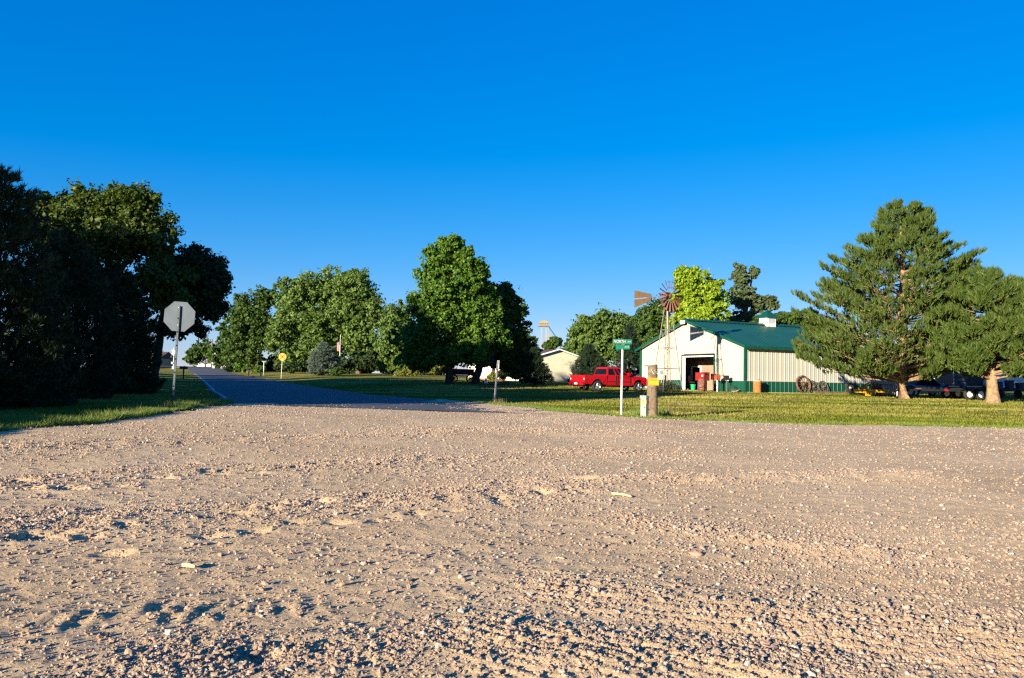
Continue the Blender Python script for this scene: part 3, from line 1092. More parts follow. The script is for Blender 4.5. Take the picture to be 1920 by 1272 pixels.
def conifer(name, label, base, D, prof, nbranch, tufts, tl, tw, per, lm, bark, trunk_r, seed, lift=.35, droop=0., group=None, cone=1., bare=.35, cat='tree', limb=None, top_px=None, upright=.75):
    """prof: list of (py, x_left, x_right) photo outline; branches fill it in all directions"""
    g = np.random.default_rng(seed)
    t = thing(name, label, cat, base, 0, group)
    b0 = np.array(base)
    py = np.array([p[0] for p in prof], float)
    axis_px = top_px if top_px else (prof[0][1] + prof[0][2]) / 2
    zt = at(axis_px, py[0], D).z - b0[2]
    xt = at(axis_px, py[0], D).x - b0[0]
    zz, LL, RR_ = [], [], []
    for p in prof:
        a, b = at(p[1], p[0], D), at(p[2], p[0], D)
        z = (a.z + b.z) / 2 - b0[2]
        axx = xt * z / zt
        zz.append(z)
        LL.append(max(.05, axx - (a.x - b0[0])))
        RR_.append(max(.05, (b.x - b0[0]) - axx))
    zz, LL, RR_ = np.array(zz)[::-1], np.array(LL)[::-1], np.array(RR_)[::-1]
    mb = MB()
    hz = np.linspace(-.25, zt * .97, 9)
    mb.tube([(xt * max(z, 0) / zt + .06 * math.sin(z * 1.3 + seed), .05 * math.sin(z + seed), z) for z in hz],
            [trunk_r * (1.35 if i == 0 else 1.) * (1 - .93 * max(z, 0) / zt) + .01 for i, z in enumerate(hz)], 9)
    P, Dd = [], []
    # crown-tip heights are spread so that foliage fills the outline evenly
    zmin = zz[0]
    for i in range(nbranch):
        u = (i + g.random()) / nbranch
        ztip = zmin + (zt - zmin) * (1 - (1 - u) ** 1.0)
        az = i * 2.39996 + g.normal(0, .35)
        ca, sa = math.cos(az), math.sin(az)
        l_, r_ = np.interp(ztip, zz, LL), np.interp(ztip, zz, RR_)
        rad_ = (r_ if ca > 0 else l_) * abs(ca) + (l_ + r_) / 2 * (1 - abs(ca))
        rad_ *= g.uniform(.86, 1.12)
        rise = rad_ * (lift + g.normal(0, .07)) - droop * rad_
        zs = min(max(ztip - rise, zmin * .55 if zmin > .4 else .12), zt * .96)
        s = np.array([xt * zs / zt, 0, zs])
        e = np.array([xt * ztip / zt + ca * rad_, sa * rad_, ztip])
        sag = -.12 * rad_ * (1 if droop == 0 else -.3)
        def pt(q):
            p = s * (1 - q) + e * q
            p[2] += sag * 4 * q * (1 - q) * .5
            return p
        br = trunk_r * .24 * (1 - .75 * zs / zt)
        mb.tube([pt(0), pt(.35), pt(.7), pt(.97)], [br, br * .75, br * .4, br * .12], 5, False)
        nt = max(3, int(tufts * (.35 + rad_ / max(LL.max(), RR_.max()))))
        dirv = (e - s) / (np.linalg.norm(e - s) + 1e-6)
        side = np.array([-sa, ca, 0])
        nside = max(2, nt // 6)
        for j in range(nside):
            q0 = bare + (1 - bare) * (j + g.random()) / nside
            p0 = pt(q0)
            sl = rad_ * .34 * (1.15 - q0) * g.uniform(.6, 1.3) + .25
            sd = side * (1 if j % 2 else -1) * g.uniform(.5, 1) + dirv * g.uniform(.5, 1.) + np.array([0, 0, g.uniform(-.05, .5) - droop * .9])
            sd /= np.linalg.norm(sd)
            p1 = p0 + sd * sl
            if bare > .2:
                mb.tube([p0, p1], [br * .3, br * .08], 4, False)
            for m_ in range(6):
                q = g.random() ** .6
                P.append(p0 * (1 - q) + p1 * q + g.normal(0, .06, 3) * min(1, sl * 2))
                dd = sd * .8 + np.array([0, 0, upright - 1.0 * droop]) + g.normal(0, .2, 3)
                Dd.append(dd / np.linalg.norm(dd))
        P.append(e)
        dd = dirv + np.array([0, 0, .6 - droop])
        Dd.append(dd / np.linalg.norm(dd))
    for z in np.linspace(zt * .9, zt, 10):
        P.append(np.array([xt * z / zt, 0, z]) + g.normal(0, .08, 3))
        Dd.append(np.array([0, 0, 1.]))
    if limb:
        for pts, r0 in limb:
            pp = [np.array(at(px, py_, D + o_)) - b0 for px, py_, o_ in pts]
            mb.tube(pp, [r0 * (1 - .7 * i / (len(pp) - 1)) for i in range(len(pp))], 8)
    V, F_ = needle_tufts(np.array(P), np.array(Dd), tl, tw, per, g, cone)
    link('crown', npmesh('crown', V, F_, lm), t)
    mb.build('trunk', bark, t, True)
    return t

# ---- pines on the right
P1 = gp(1693, 52)
conifer('pine_tree', 'tall full pine with orange-barked trunk in front of the barn wall', P1, 52,
        [(382, 1680, 1704), (396, 1650, 1732), (430, 1636, 1748), (470, 1590, 1778), (495, 1566, 1816), (540, 1528, 1806), (580, 1508, 1804), (640, 1488, 1800), (668, 1504, 1796), (690, 1570, 1765)],
        165, 112, .33, .045, 11, NEEDLE_PINE, BARK_PINE, .40, 3, .34, cone=.52, bare=.40, upright=1.25, top_px=1690,
        limb=[([(1690, 718, 0), (1672, 690, -.4), (1655, 668, -1), (1638, 640, -1.6)], .17), ([(1700, 712, 0), (1722, 700, -.5), (1752, 692, -1.2), (1790, 680, -1.6)], .19)])
P2 = gp(1862, 47)
conifer('pine_tree', 'broad low pine standing over the black utility trailer', P2, 47,
        [(508, 1838, 1856), (525, 1812, 1880), (550, 1785, 1915), (590, 1762, 1950), (640, 1750, 1970), (668, 1758, 1960), (690, 1800, 1930)],
        115, 84, .34, .046, 12, NEEDLE_PINE, BARK_PINE, .34, 8, .34, cone=.52, bare=.40, upright=1.25)
P3 = gp(1985, 56)
conifer('pine_tree', 'pine leaning in behind the broad low pine', P3, 56,
        [(490, 1972, 1990), (510, 1925, 2020), (550, 1888, 2050), (600, 1880, 2080), (660, 1885, 2080), (700, 1920, 2060)],
        80, 85, .32, .046, 11, NEEDLE_PINE, BARK_PINE, .32, 9, .34, cone=.52, bare=.40, upright=1.25)
# ---- spruces
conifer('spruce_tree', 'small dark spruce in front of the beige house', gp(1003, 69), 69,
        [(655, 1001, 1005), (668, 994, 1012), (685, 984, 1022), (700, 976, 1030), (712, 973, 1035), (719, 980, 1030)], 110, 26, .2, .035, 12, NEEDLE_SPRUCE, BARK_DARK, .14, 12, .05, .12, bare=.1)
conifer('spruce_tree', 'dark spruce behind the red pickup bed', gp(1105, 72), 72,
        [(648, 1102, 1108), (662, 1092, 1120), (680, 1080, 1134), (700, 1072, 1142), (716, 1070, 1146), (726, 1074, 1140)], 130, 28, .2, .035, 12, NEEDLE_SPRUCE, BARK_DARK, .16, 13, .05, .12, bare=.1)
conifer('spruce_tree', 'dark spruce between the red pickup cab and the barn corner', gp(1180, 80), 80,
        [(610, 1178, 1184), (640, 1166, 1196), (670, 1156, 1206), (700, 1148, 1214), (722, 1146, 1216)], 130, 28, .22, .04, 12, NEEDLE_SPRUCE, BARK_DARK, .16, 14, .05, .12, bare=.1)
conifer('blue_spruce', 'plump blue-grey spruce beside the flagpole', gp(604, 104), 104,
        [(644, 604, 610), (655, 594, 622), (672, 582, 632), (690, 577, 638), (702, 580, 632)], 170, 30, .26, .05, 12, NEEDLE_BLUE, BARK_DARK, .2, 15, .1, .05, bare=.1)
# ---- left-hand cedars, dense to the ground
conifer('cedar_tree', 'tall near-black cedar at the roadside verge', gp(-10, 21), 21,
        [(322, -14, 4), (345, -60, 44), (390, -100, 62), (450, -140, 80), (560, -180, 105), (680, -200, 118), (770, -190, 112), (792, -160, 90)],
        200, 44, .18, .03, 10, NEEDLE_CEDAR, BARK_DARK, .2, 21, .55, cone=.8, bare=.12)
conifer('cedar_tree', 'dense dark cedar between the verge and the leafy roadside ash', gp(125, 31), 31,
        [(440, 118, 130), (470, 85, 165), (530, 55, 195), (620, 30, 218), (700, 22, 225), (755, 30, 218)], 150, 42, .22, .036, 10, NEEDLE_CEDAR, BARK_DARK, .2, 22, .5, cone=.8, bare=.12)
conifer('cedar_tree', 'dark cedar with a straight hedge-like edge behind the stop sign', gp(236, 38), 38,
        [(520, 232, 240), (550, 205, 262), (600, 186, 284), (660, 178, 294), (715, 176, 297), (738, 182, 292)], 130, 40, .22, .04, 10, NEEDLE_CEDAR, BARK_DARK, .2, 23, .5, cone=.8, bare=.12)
# ---- left-hand broadleaf trees over the cedars
broadleaf('ash_tree', 'big open-crowned ash rising above the dark cedars', gp(205, 42),
          [(200, 440, 95, 82), (120, 440, 72, 70), (275, 440, 58, 68), (250, 385, 60, 36), (175, 382, 62, 32), (70, 410, 45, 50), (160, 540, 100, 60), (300, 540, 60, 60)], 42, 330, 50, .21, LEAF_ASH, BARK_DARK, .32, 31, fork=.7, spread=1.25, dense=1.9)
broadleaf('ash_tree', 'smaller ash arching out over the stop sign', gp(290, 45),
          [(375, 505, 42, 44), (400, 535, 32, 38), (345, 560, 55, 42), (340, 610, 48, 30), (310, 500, 40, 42), (390, 580, 28, 26)], 45, 210, 46, .21, LEAF_SHADE, BARK_DARK, .24, 32, fork=.6, spread=1.2, dense=2.)
# ---- trees along and beyond the road
broadleaf('roadside_tree', 'small round tree over the far railway crossing', gp(385, 225),
          [(385, 658, 26, 24), (362, 668, 18, 18), (408, 668, 20, 24)], 225, 90, 26, .8, LEAF_DEEP, BARK, .3, 41)
broadleaf('roadside_tree', 'dark tree right of the crossing signal', gp(425, 185),
          [(430, 655, 26, 34), (412, 672, 20, 20), (445, 675, 24, 22)], 185, 90, 28, .65, LEAF_DEEP, BARK, .3, 42)
broadleaf('elm_tree', 'deep green multi-stemmed elm left of the round crossing sign', gp(472, 150),
          [(470, 590, 46, 48), (448, 625, 36, 44), (492, 620, 38, 50), (460, 665, 44, 34), (500, 560, 30, 26)], 150, 230, 36, .5, LEAF_DEEP, BARK, .3, 43, stems=3)
broadleaf('cottonwood_tree', 'large pale green cottonwood behind the flagpole', gp(600, 132),
          [(560, 560, 55, 55), (612, 545, 56, 45), (585, 610, 66, 50), (535, 625, 46, 48), (625, 640, 58, 50), (560, 668, 54, 28)], 132, 400, 40, .46, LEAF_COTTON, BARK, .5, 44, fork=.5)
broadleaf('cottonwood_tree', 'large cottonwood with an open crown next to the shaggy box elder', gp(672, 128),
          [(670, 545, 44, 44), (694, 590, 34, 48), (650, 590, 46, 44), (685, 645, 40, 50), (662, 520, 30, 20)], 128, 290, 40, .46, LEAF_COTTON, BARK, .45, 45, fork=.6)
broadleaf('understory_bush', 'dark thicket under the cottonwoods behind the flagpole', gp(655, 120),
          [(640, 685, 40, 16), (690, 675, 36, 24), (560, 690, 40, 10)], 120, 70, 40, .4, LEAF_SHADE, BARK_DARK, .1, 46, cat='bush')
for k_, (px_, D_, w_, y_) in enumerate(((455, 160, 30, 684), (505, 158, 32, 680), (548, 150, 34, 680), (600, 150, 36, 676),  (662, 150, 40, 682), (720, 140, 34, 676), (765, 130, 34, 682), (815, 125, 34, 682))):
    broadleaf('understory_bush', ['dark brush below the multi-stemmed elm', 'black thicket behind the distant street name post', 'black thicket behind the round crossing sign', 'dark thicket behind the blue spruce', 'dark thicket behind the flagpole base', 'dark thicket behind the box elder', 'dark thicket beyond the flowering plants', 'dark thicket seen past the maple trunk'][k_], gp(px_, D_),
              [(px_ - w_ * .5, y_ + 7, w_ * .62, 16), (px_ + w_ * .4, y_ + 4, w_ * .62, 20), (px_, y_ + 12, w_ * .9, 9)], D_, 60, 38, .55, LEAF_SHADE, BARK_DARK, .1, 140 + k_, cat='bush')
broadleaf('box_elder', 'shaggy drooping box elder behind the maple', gp(742, 112),
          [(745, 600, 32, 40), (735, 650, 32, 44), (765, 640, 34, 46), (740, 685, 30, 18)], 112, 190, 38, .42, LEAF_COTTON, BARK, .35, 47)
broadleaf('maple_tree', 'tall bright green maple with a pointed crown on the lawn', gp(842, 69),
          [(846, 462, 27, 24), (834, 490, 46, 34), (872, 498, 40, 36), (812, 520, 36, 34), (896, 525, 26, 34), (850, 550, 68, 42), (798, 575, 44, 40), (900, 582, 42, 42), (845, 600, 85, 44), (792, 640, 60, 44), (900, 640, 58, 44), (850, 665, 98, 32), (785, 678, 44, 22)],
          69, 620, 44, .27, LEAF_MAPLE, BARK_DARK, .34, 48, fork=.25)
broadleaf('walnut_tree', 'dark spreading walnut beside the tall maple', gp(892, 70),
          [(930, 560, 44, 38), (958, 588, 34, 46), (925, 620, 54, 42), (972, 640, 36, 38), (945, 672, 54, 26), (988, 666, 24, 28), (960, 690, 40, 11)],
          73, 330, 42, .27, LEAF_DEEP, BARK_DARK, .36, 49, fork=.25)
broadleaf('hackberry_tree', 'round hackberry left of the windmill tail', gp(1130, 108),
          [(1118, 612, 44, 34), (1090, 640, 30, 36), (1155, 618, 34, 34), (1130, 655, 50, 34), (1165, 650, 28, 34)], 108, 280, 40, .38, LEAF_COTTON, BARK, .36, 50)
broadleaf('hackberry_tree', 'deep green hackberry directly behind the windmill wheel', gp(1215, 102),
          [(1228, 590, 30, 34), (1205, 615, 28, 34), (1245, 625, 34, 40), (1210, 655, 44, 34)], 102, 230, 40, .38, LEAF_DEEP, BARK, .34, 51)
broadleaf('locust_tree', 'yellow-green locust glowing above the barn ridge', gp(1310, 96),
          [(1300, 535, 32, 36), (1335, 550, 28, 36), (1282, 570, 28, 38), (1318, 585, 48, 30), (1290, 612, 46, 26), (1278, 515, 12, 14)], 96, 290, 40, .36, LEAF_LIME, BARK, .34, 52)
broadleaf('olive_tree', 'ragged grey-green tree with bare twigs behind the locust', gp(1395, 104),
          [(1388, 520, 18, 28), (1412, 512, 10, 12), (1392, 560, 26, 32), (1422, 572, 22, 22), (1445, 570, 14, 18), (1400, 600, 40, 18)], 104, 150, 30, .36, LEAF_OLIVE, BARK, .34, 53, spread=.8, dense=1.1)
broadleaf('hedge_tree', 'low dark tree line behind the barn cupola', gp(1470, 100),
          [(1440, 605, 34, 16), (1480, 600, 28, 16), (1510, 598, 24, 16), (1360, 610, 40, 14)], 100, 110, 34, .36, LEAF_DEEP, BARK, .3, 54)
broadleaf('far_tree', 'small dark tree beside the grain elevator leg', gp(1040, 150),
          [(1042, 642, 13, 9), (1030, 650, 12, 10)], 150, 30, 24, .5, LEAF_DEEP, BARK, .25, 55)
broadleaf('yard_tree', 'dark tree behind the beige house right corner', gp(1085, 120),
          [(1072, 660, 22, 24), (1095, 670, 20, 24)], 120, 60, 30, .4, LEAF_DEEP, BARK, .25, 56)
# low shrubs
broadleaf('round_shrub', 'clipped round shrub beside the blue spruce', gp(631, 100), [(631, 699, 13, 9)], 100, 34, 40, .2, LEAF_DEEP, BARK_DARK, .05, 61, cat='shrub')
broadleaf('tawny_shrub', 'tawny dried shrub at the road bend', gp(437, 160), [(437, 687, 9, 9)], 160, 16, 30, .35, leaf_mat('tawny_leaf', (.3, .17, .05), (.36, .21, .07), (.42, .27, .1)), BARK, .08, 62, cat='shrub')
broadleaf('verge_shrub', 'bright green brush under the multi-stemmed elm', gp(470, 140), [(455, 690, 16, 7), (485, 692, 18, 6)], 140, 30, 34, .35, LEAF_MAPLE, BARK, .06, 63, cat='shrub')
broadleaf('windmill_shrub', 'grey-green weedy shrub round the windmill legs', gp(1251, 57.5), [(1242, 729, 13, 9), (1262, 731, 11, 7), (1250, 725, 8, 8)], 57.5, 60, 36, .12, leaf_mat('sage_leaf', (.05, .075, .035), (.08, .1, .05), (.14, .13, .08)), BARK_DARK, .04, 64, cat='shrub')
broadleaf('foundation_shrub', 'yellow-green shrub under the house porch', gp(943, 84), [(943, 703, 8, 7)], 84, 24, 34, .2, leaf_mat('yellow_leaf', (.12, .15, .02), (.18, .2, .03), (.24, .24, .05)), BARK, .05, 65, cat='shrub')
broadleaf('foundation_shrub', 'small yellow shrub at the porch corner', gp(923, 85), [(923, 706, 5, 5)], 85, 14, 30, .2, MATS['yellow_leaf'], BARK, .05, 66, cat='shrub')
broadleaf('foundation_shrub', 'green shrub under the tall house window', gp(966, 82), [(966, 704, 8, 6)], 82, 20, 30, .2, LEAF_MAPLE, BARK, .05, 67, cat='shrub')
broadleaf('garden_bed', 'row of flowering plants at the lawn edge behind the maple', gp(790, 108), [(775, 698, 22, 6), (815, 692, 20, 11), (755, 702, 14, 3)], 108, 40, 34, .25, leaf_mat('garden_leaf', (.05, .1, .015), (.1, .14, .02), (.3, .22, .04)), BARK, .04, 68, cat='plants')
# trees outside the frame on the sunward side; their shade falls over the road and lawn
OUT = [(-.788 * a + .616 * b, .616 * a + .788 * b, h, r_) for a, b, h, r_ in
       ((24.6, 0, 11.5, 3.0), (27.5, -2, 11.5, 3.4), (26.5, -12, 13, 3.6), (33, -5, 12.5, 4), (34, -16, 14, 4), (41, 0, 12.5, 4.2), (42, -12, 14, 4.2), (49.5, 6, 16, 4.2), (50, -6, 17, 4.4),
        (58, 8, 13, 4.4), (66, 12, 12, 4.6), (76, 14, 10, 4.4), (88, 14, 10, 4.4), (100, 18, 11, 5))]
def crown_mesh(seed):
    g = np.random.default_rng(seed)
    d = g.normal(0, 1, (320, 3))
    d /= np.linalg.norm(d, axis=1)[:, None]
    C_ = d * (g.random(320) ** .4)[:, None] * np.array([1, 1, 1.15])
    idx = np.repeat(np.arange(320), 40)
    P = C_[idx] + g.normal(0, .13, (len(idx), 3))
    V, F_ = leaf_cloud(P, d[idx], .12, g)
    return npmesh('crown', V, F_, LEAF_DEEP)
cms = [crown_mesh(91), crown_mesh(92)]
for i, (x, y, h, r_) in enumerate(OUT):
    t = thing('shelter_tree', 'leafy shelterbelt tree standing out of view beside the road', 'tree', (x, y, zf(x, y)), random.uniform(0, 6), 'shelterbelt trees left of the road')
    c = link('crown', cms[i % 2], t, (0, 0, h - r_ * 1.35))
    c.scale = (r_, r_, r_ * 1.2)
    MB().tube([(0, 0, -.3), (.05, 0, h * .3), (0, .1, h * .75)], [.34, .26, .1], 8).build('trunk', BARK_DARK, t, True)

# unseen low brush outside the frame, added and shaped to shade the verge
for k_ in range(12):
    a_ = 15.3 + .75 * k_
    h_ = .228 * (1.3 * (a_ - 15.6) + 5.6)
    r_ = 1.05
    x, y = -.788 * a_ - .2 * (k_ % 2), .616 * a_ - .4 * (k_ % 2)
    t = thing('verge_shade_brush', 'low brush added out of view to shade the verge', 'bush', (x, y, zf(x, y)), k_, 'added shade brush left of the gravel lot')
    c = link('crown', cms[k_ % 2], t, (0, 0, h_ * .52))
    c.scale = (r_, r_, h_ * .44)
    MB().tube([(0, 0, -.2), (0, 0, h_ * .5)], [.07, .04], 6).build('stem', BARK_DARK, t)

# ================================================================== BARN
CREAM = mat('cream_steel', (.41, .395, .33), .45, 0, .04, .8, spec=.35)
GREEN = mat('green_steel', (.005, .07, .042), .4, 0, .12, 1.2, spec=.35)
ROOFG = mat('green_roof_steel', (.008, .06, .042), .42, 0, .1, .5, spec=.4)
WHITE = mat('white_paint', (.80, .79, .76), .5, 0, .05, 4)
BLACK = mat('black_paint', (.015, .015, .016), .5, 0, .1, 5)
GLASS = mat('dark_glass', (.006, .009, .011), .2, 0, .2, 3, spec=.16)
GREY = mat('galvanised_steel', (.42, .43, .44), .45, .55, .15, 14)
CONC = mat('concrete', (.42, .39, .34), .9, 0, .15, 4, .3, 40)
RUST = mat('rust', (.27, .115, .05), .85, .1, .25, 9, .4, 40, c2=(.12, .05, .03))
DARKIN = mat('dark_timber', (.06, .045, .035), .9, 0, .2, 6)

BA = R(25)
BC = Vector((18.6, 62.2, 0))
BZ = .52
BL, BW, BE, BRZ = 19.4, 14.5, 3.72, 6.05
barn = thing('barn', 'cream steel barn with green roof, trim and wainscot and an open door', 'barn', (BC.x, BC.y, BZ), BA)
SL = (BRZ - BE) / (BW / 2)
def roof_z(y):
    return BRZ - SL * abs(y - BW / 2)
PW = .4575
def panel_mesh(name, h0, h1, m, w=PW, lift0=None, lift1=None):
    """ribbed sheet in local x (0..w), front towards -y, heights h0..h1 (top may slope)"""
    prof = [(0, 0), (w * .36, 0), (w * .40, -.008), (w * .46, -.008), (w * .5, 0), (w * .84, 0), (w * .88, -.034), (w * .96, -.034), (w, 0)]
    mb = MB()
    vs = []
    for x, y in prof:
        top = h1 if lift0 is None else lift0 + (lift1 - lift0) * x / w
        vs += [(x, y, h0), (x, y, top)]
    mb.add(vs, [(2 * i, 2 * i + 2, 2 * i + 3, 2 * i + 1) for i in range(len(prof) - 1)])
    return mb.mesh(name, m)
WH = .93
# long wall (local y = 0, facing -y)
w1 = MB().bbox(.02, BL - .02, .03, .12, -.3, BE - .02).build('side_wall', DARKIN, barn)
n1 = int(BL / PW)
pmc, pmg = panel_mesh('panel', WH + .03, BE - .03, CREAM), panel_mesh('panel', .02, WH - .03, GREEN)
pmc2 = panel_mesh('panel', .02, BE - .03, CREAM)
wx0, wx1 = 34, 36
for i in range(n1):
    x = .06 + i * PW
    if i * PW > 15.2:
        link('panel', pmc2, w1, (x, 0, 0))
        continue
    link('panel', pmc, w1, (x, 0, 0))
    link('panel', pmg, w1, (x, 0, 0))
MB().bbox(.05, 15.6, -.045, .0, WH - .04, WH + .04).build('trim_strip', CREAM, w1)
MB().bbox(-.05, BL, -.035, .02, -.05, .025).build('base_trim', CONC, w1)
# side window
wf = MB()
wx = 13.05
wf.bbox(wx - .85, wx + .85, -.07, -.036, 1.95, 2.03).bbox(wx - .85, wx + .85, -.07, -.036, 2.85, 2.93)
wf.bbox(wx - .85, wx - .77, -.07, -.036, 2.031, 2.849).bbox(wx + .77, wx + .85, -.07, -.036, 2.031, 2.849).bbox(wx - .04, wx + .04, -.068, -.036, 2.031, 2.849)
win = wf.build('window', WHITE, barn)
MB().bbox(wx - .769, wx - .041, -.05, -.037, 2.032, 2.848).build('pane', GLASS, win)
MB().bbox(wx + .041, wx + .769, -.05, -.037, 2.032, 2.848).build('pane', GLASS, win)
# gable wall (local x = 0, facing -x) with the door opening y 3.7..8.0
D0, D1, DH = 3.72, 7.98, 3.02
def gp_poly(a, b):
    pts = [(a, 0 if not (D0 < (a + b) / 2 < D1) else DH + .12)]
    pts = [(a, -.3), (b, -.3), (b, roof_z(b)), (a, roof_z(a))]
    return pts
gw = MB()
fn = lambda y, z, x: (x, y, z)
gw.prism([(.02, -.3), (D0, -.3), (D0, DH), (D1, DH), (D1, -.3), (BW - .02, -.3), (BW - .02, BE - .03), (BW / 2, BRZ - .05), (.02, BE - .03)], fn, .03, .12)
gwo = gw.build('gable_wall', DARKIN, barn)
ng_ = int(BW / PW)
def gable_panel(i):
    y = .06 + i * PW
    a, b = y, min(y + PW, BW - .04)
    m_ = (a + b) / 2
    door = D0 - .05 < m_ < D1 + .05
    za, zb = roof_z(a) - .08, roof_z(b) - .08
    lo = DH + .16 if door else WH + .03
    me = panel_mesh('panel', lo, 0, CREAM, b - a, za, zb)
    o = link('panel', me, gwo)
    o.matrix_local = Matrix(((0, 1, 0, 0), (1, 0, 0, a), (0, 0, 1, 0), (0, 0, 0, 1)))
    if not door:
        o = link('panel', panel_mesh('panel', .02, WH - .03, GREEN, b - a), gwo)
        o.matrix_local = Matrix(((0, 1, 0, 0), (1, 0, 0, a), (0, 0, 1, 0), (0, 0, 0, 1)))
for i in range(ng_):
    gable_panel(i)
MB().bbox(-.04, 0, .05, D0 - .1, WH - .04, WH + .04).bbox(-.04, 0, D1 + .1, BW - .05, WH - .04, WH + .04).build('trim_strip', CREAM, gwo)
# back and far walls
MB().bbox(.03, BL, BW - .12, BW - .02, -.3, BE - .03).build('back_wall', CREAM, barn)
bm_ = MB()
bm_.prism([(.13, -.3), (BW - .13, -.3), (BW - .13, BE - .05), (BW / 2, BRZ - .07), (.13, BE - .05)], fn, BL - .1, BL)
bm_.build('end_wall', CREAM, barn)
MB().bbox(.13, BL - .11, .13, BW - .13, -.1, .02).build('floor_slab', CONC, barn)
# corner posts
for nm, x0, x1, y0, y1 in (('corner_post', -.075, .10, -.075, .10), ('corner_post', -.075, .10, BW - .1, BW + .075), ('corner_post', BL - .1, BL + .06, -.075, .1)):
    MB().bbox(x0, x1, y0, y1, -.05, BE - .04).build('corner_post', GREEN if nm and x0 < 1 else WHITE, barn)
# roof: two ribbed sheets with overhang
rf = MB()
OV, EV = .38, .42
for side in (0, 1):
    xs_, zz_ = [], []
    x = -OV
    while x < BL + OV:
        xs_ += [x, x + .04, x + .07, x + .11]
        zz_ += [0, .035, .035, 0]
        x += .4575
    xs_.append(BL + OV)
    zz_.append(0)
    ye, yr = (-EV, BW / 2) if side == 0 else (BW + EV, BW / 2)
    ze = BE - SL * EV
    vs = []
    for x, dz in zip(xs_, zz_):
        vs += [(x, ye, ze + .10 + dz), (x, yr, BRZ + .10 + dz)]
    rf.add(vs, [(2 * i, 2 * i + 2, 2 * i + 3, 2 * i + 1) for i in range(len(xs_) - 1)])
roof = rf.build('roof', ROOFG, barn)
soff = MB()
for side in (0, 1):
    ye, yr = (-EV + .02, BW / 2) if side == 0 else (BW + EV - .02, BW / 2)
    ze = BE - SL * EV
    soff.add([(-OV + .02, ye, ze + .04), (BL + OV - .02, ye, ze + .04), (BL + OV - .02, yr, BRZ + .04), (-OV + .02, yr, BRZ + .04)], [(0, 1, 2, 3)])
soff.build('soffit', CREAM, roof)
fas = MB()
for x in (-OV - .02, BL + OV + .02):
    for s in (0, 1):
        ye = -EV - .04 if s == 0 else BW + EV + .04
        a, b = Vector((x, ye, BE - SL * EV + .06)), Vector((x, BW / 2, BRZ + .09))
        h = Vector((0, 0, .12))
        d = Vector((.025, 0, 0))
        fas.add([a - h - d, b - h - d, b + h * .7 - d, a + h * .7 - d, a - h + d, b - h + d, b + h * .7 + d, a + h * .7 + d], [(0, 1, 2, 3), (4, 7, 6, 5), (0, 4, 5, 1), (3, 2, 6, 7), (0, 3, 7, 4), (1, 5, 6, 2)])
fas.bbox(-OV - .04, BL + OV, -EV - .05, -EV + .03, BE - SL * EV - .12, BE - SL * EV + .11)
fas.bbox(-OV - .04, BL + OV, BW + EV - .03, BW + EV + .05, BE - SL * EV - .12, BE - SL * EV + .11)
fas.build('fascia', GREEN, roof)
rc = MB().prism([(-.34, -.09), (0, .055), (.34, -.09), (.34, -.06), (0, .09), (-.34, -.06)], lambda a, b, t: (t, BW / 2 + a, BRZ + .16 + b), -OV - .01, BL + OV + .01)
rc.build('ridge_cap', ROOFG, roof)
MB().bbox(-OV - .09, -OV - .03, BW / 2 - .05, BW / 2 + .55, BRZ - .22, BRZ + .1).build('peak_board', WHITE, roof)
# cupola
cxl = 9.1
cu = MB().bbox(cxl - .52, cxl + .52, BW / 2 - .52, BW / 2 + .52, BRZ - .25, BRZ + .78).build('cupola', WHITE, roof)
lv = MB()
for k in range(6):
    z = BRZ + .26 + k * .075
    lv.box((cxl, BW / 2 - .535, z), (.78, .03, .05), 0, R(30))
    lv.box((cxl - .535, BW / 2, z), (.03, .78, .05), 0, 0, R(-30))
lv.build('louvre', mat('pale_grey_paint', (.55, .55, .54), .5), cu)
ch = MB()
h_ = .75
ch.add([(cxl - h_, BW / 2 - h_, BRZ + .78), (cxl + h_, BW / 2 - h_, BRZ + .78), (cxl + h_, BW / 2 + h_, BRZ + .78), (cxl - h_, BW / 2 + h_, BRZ + .78), (cxl, BW / 2, BRZ + 1.55)], [(0, 1, 4), (1, 2, 4), (2, 3, 4), (3, 0, 4), (3, 2, 1, 0)])
ch.tube([(cxl, BW / 2, BRZ + 1.5), (cxl, BW / 2, BRZ + 1.95)], .02, 5)
ch.build('cupola_roof', GREEN, cu)
# door trim and interior
dt = MB()
dt.bbox(-.09, .14, D0 - .1, D0, -.02, DH + .12).bbox(-.09, .14, D1, D1 + .1, -.02, DH + .12)
dt.build('door_frame', GREEN, barn)
MB().bbox(-.05, .2, D1 - .13, D1 - .003, 0, DH - .005).bbox(-.05, .2, D0 + .003, D1 - .131, DH - .12, DH - .003).build('door_trim', WHITE, barn)
MB().bbox(-.1, .14, D0 + .001, D1 - .001, DH + .001, DH + .11).build('door_track', BLACK, barn)
SID = mat('peach_siding', (.27, .20, .145), .6, 0, .05, 2)
SID_SHADE = mat('shaded_siding', (.22, .22, .25), .6, 0, .05, 2)  # shaded end of the inner siding, its shade put into a grey colour
def siding(name, m, x, y0, y1, z0, z1, parent, step=.16):
    mb = MB()
    z = z0
    while z < z1 - .02:
        z2 = min(z + step, z1)
        mb.add([(x - .035, y0, z), (x - .035, y1, z), (x - .012, y1, z2), (x - .012, y0, z2), (x, y0, z), (x, y1, z), (x, y1, z2), (x, y0, z2)], [(3, 2, 1, 0), (0, 1, 5, 4), (3, 7, 6, 2)])
        z = z2
    return mb.build(name, m, parent)
siding('inner_siding', SID, 2.6, 2.0, 8.6, .03, 2.95, barn)
siding('inner_siding', SID, 2.6, 8.601, 10.099, 2.2, 2.95, barn)
siding('shaded_inner_siding', SID_SHADE, 2.6, 10.1, 13.5, .03, 2.95, barn)
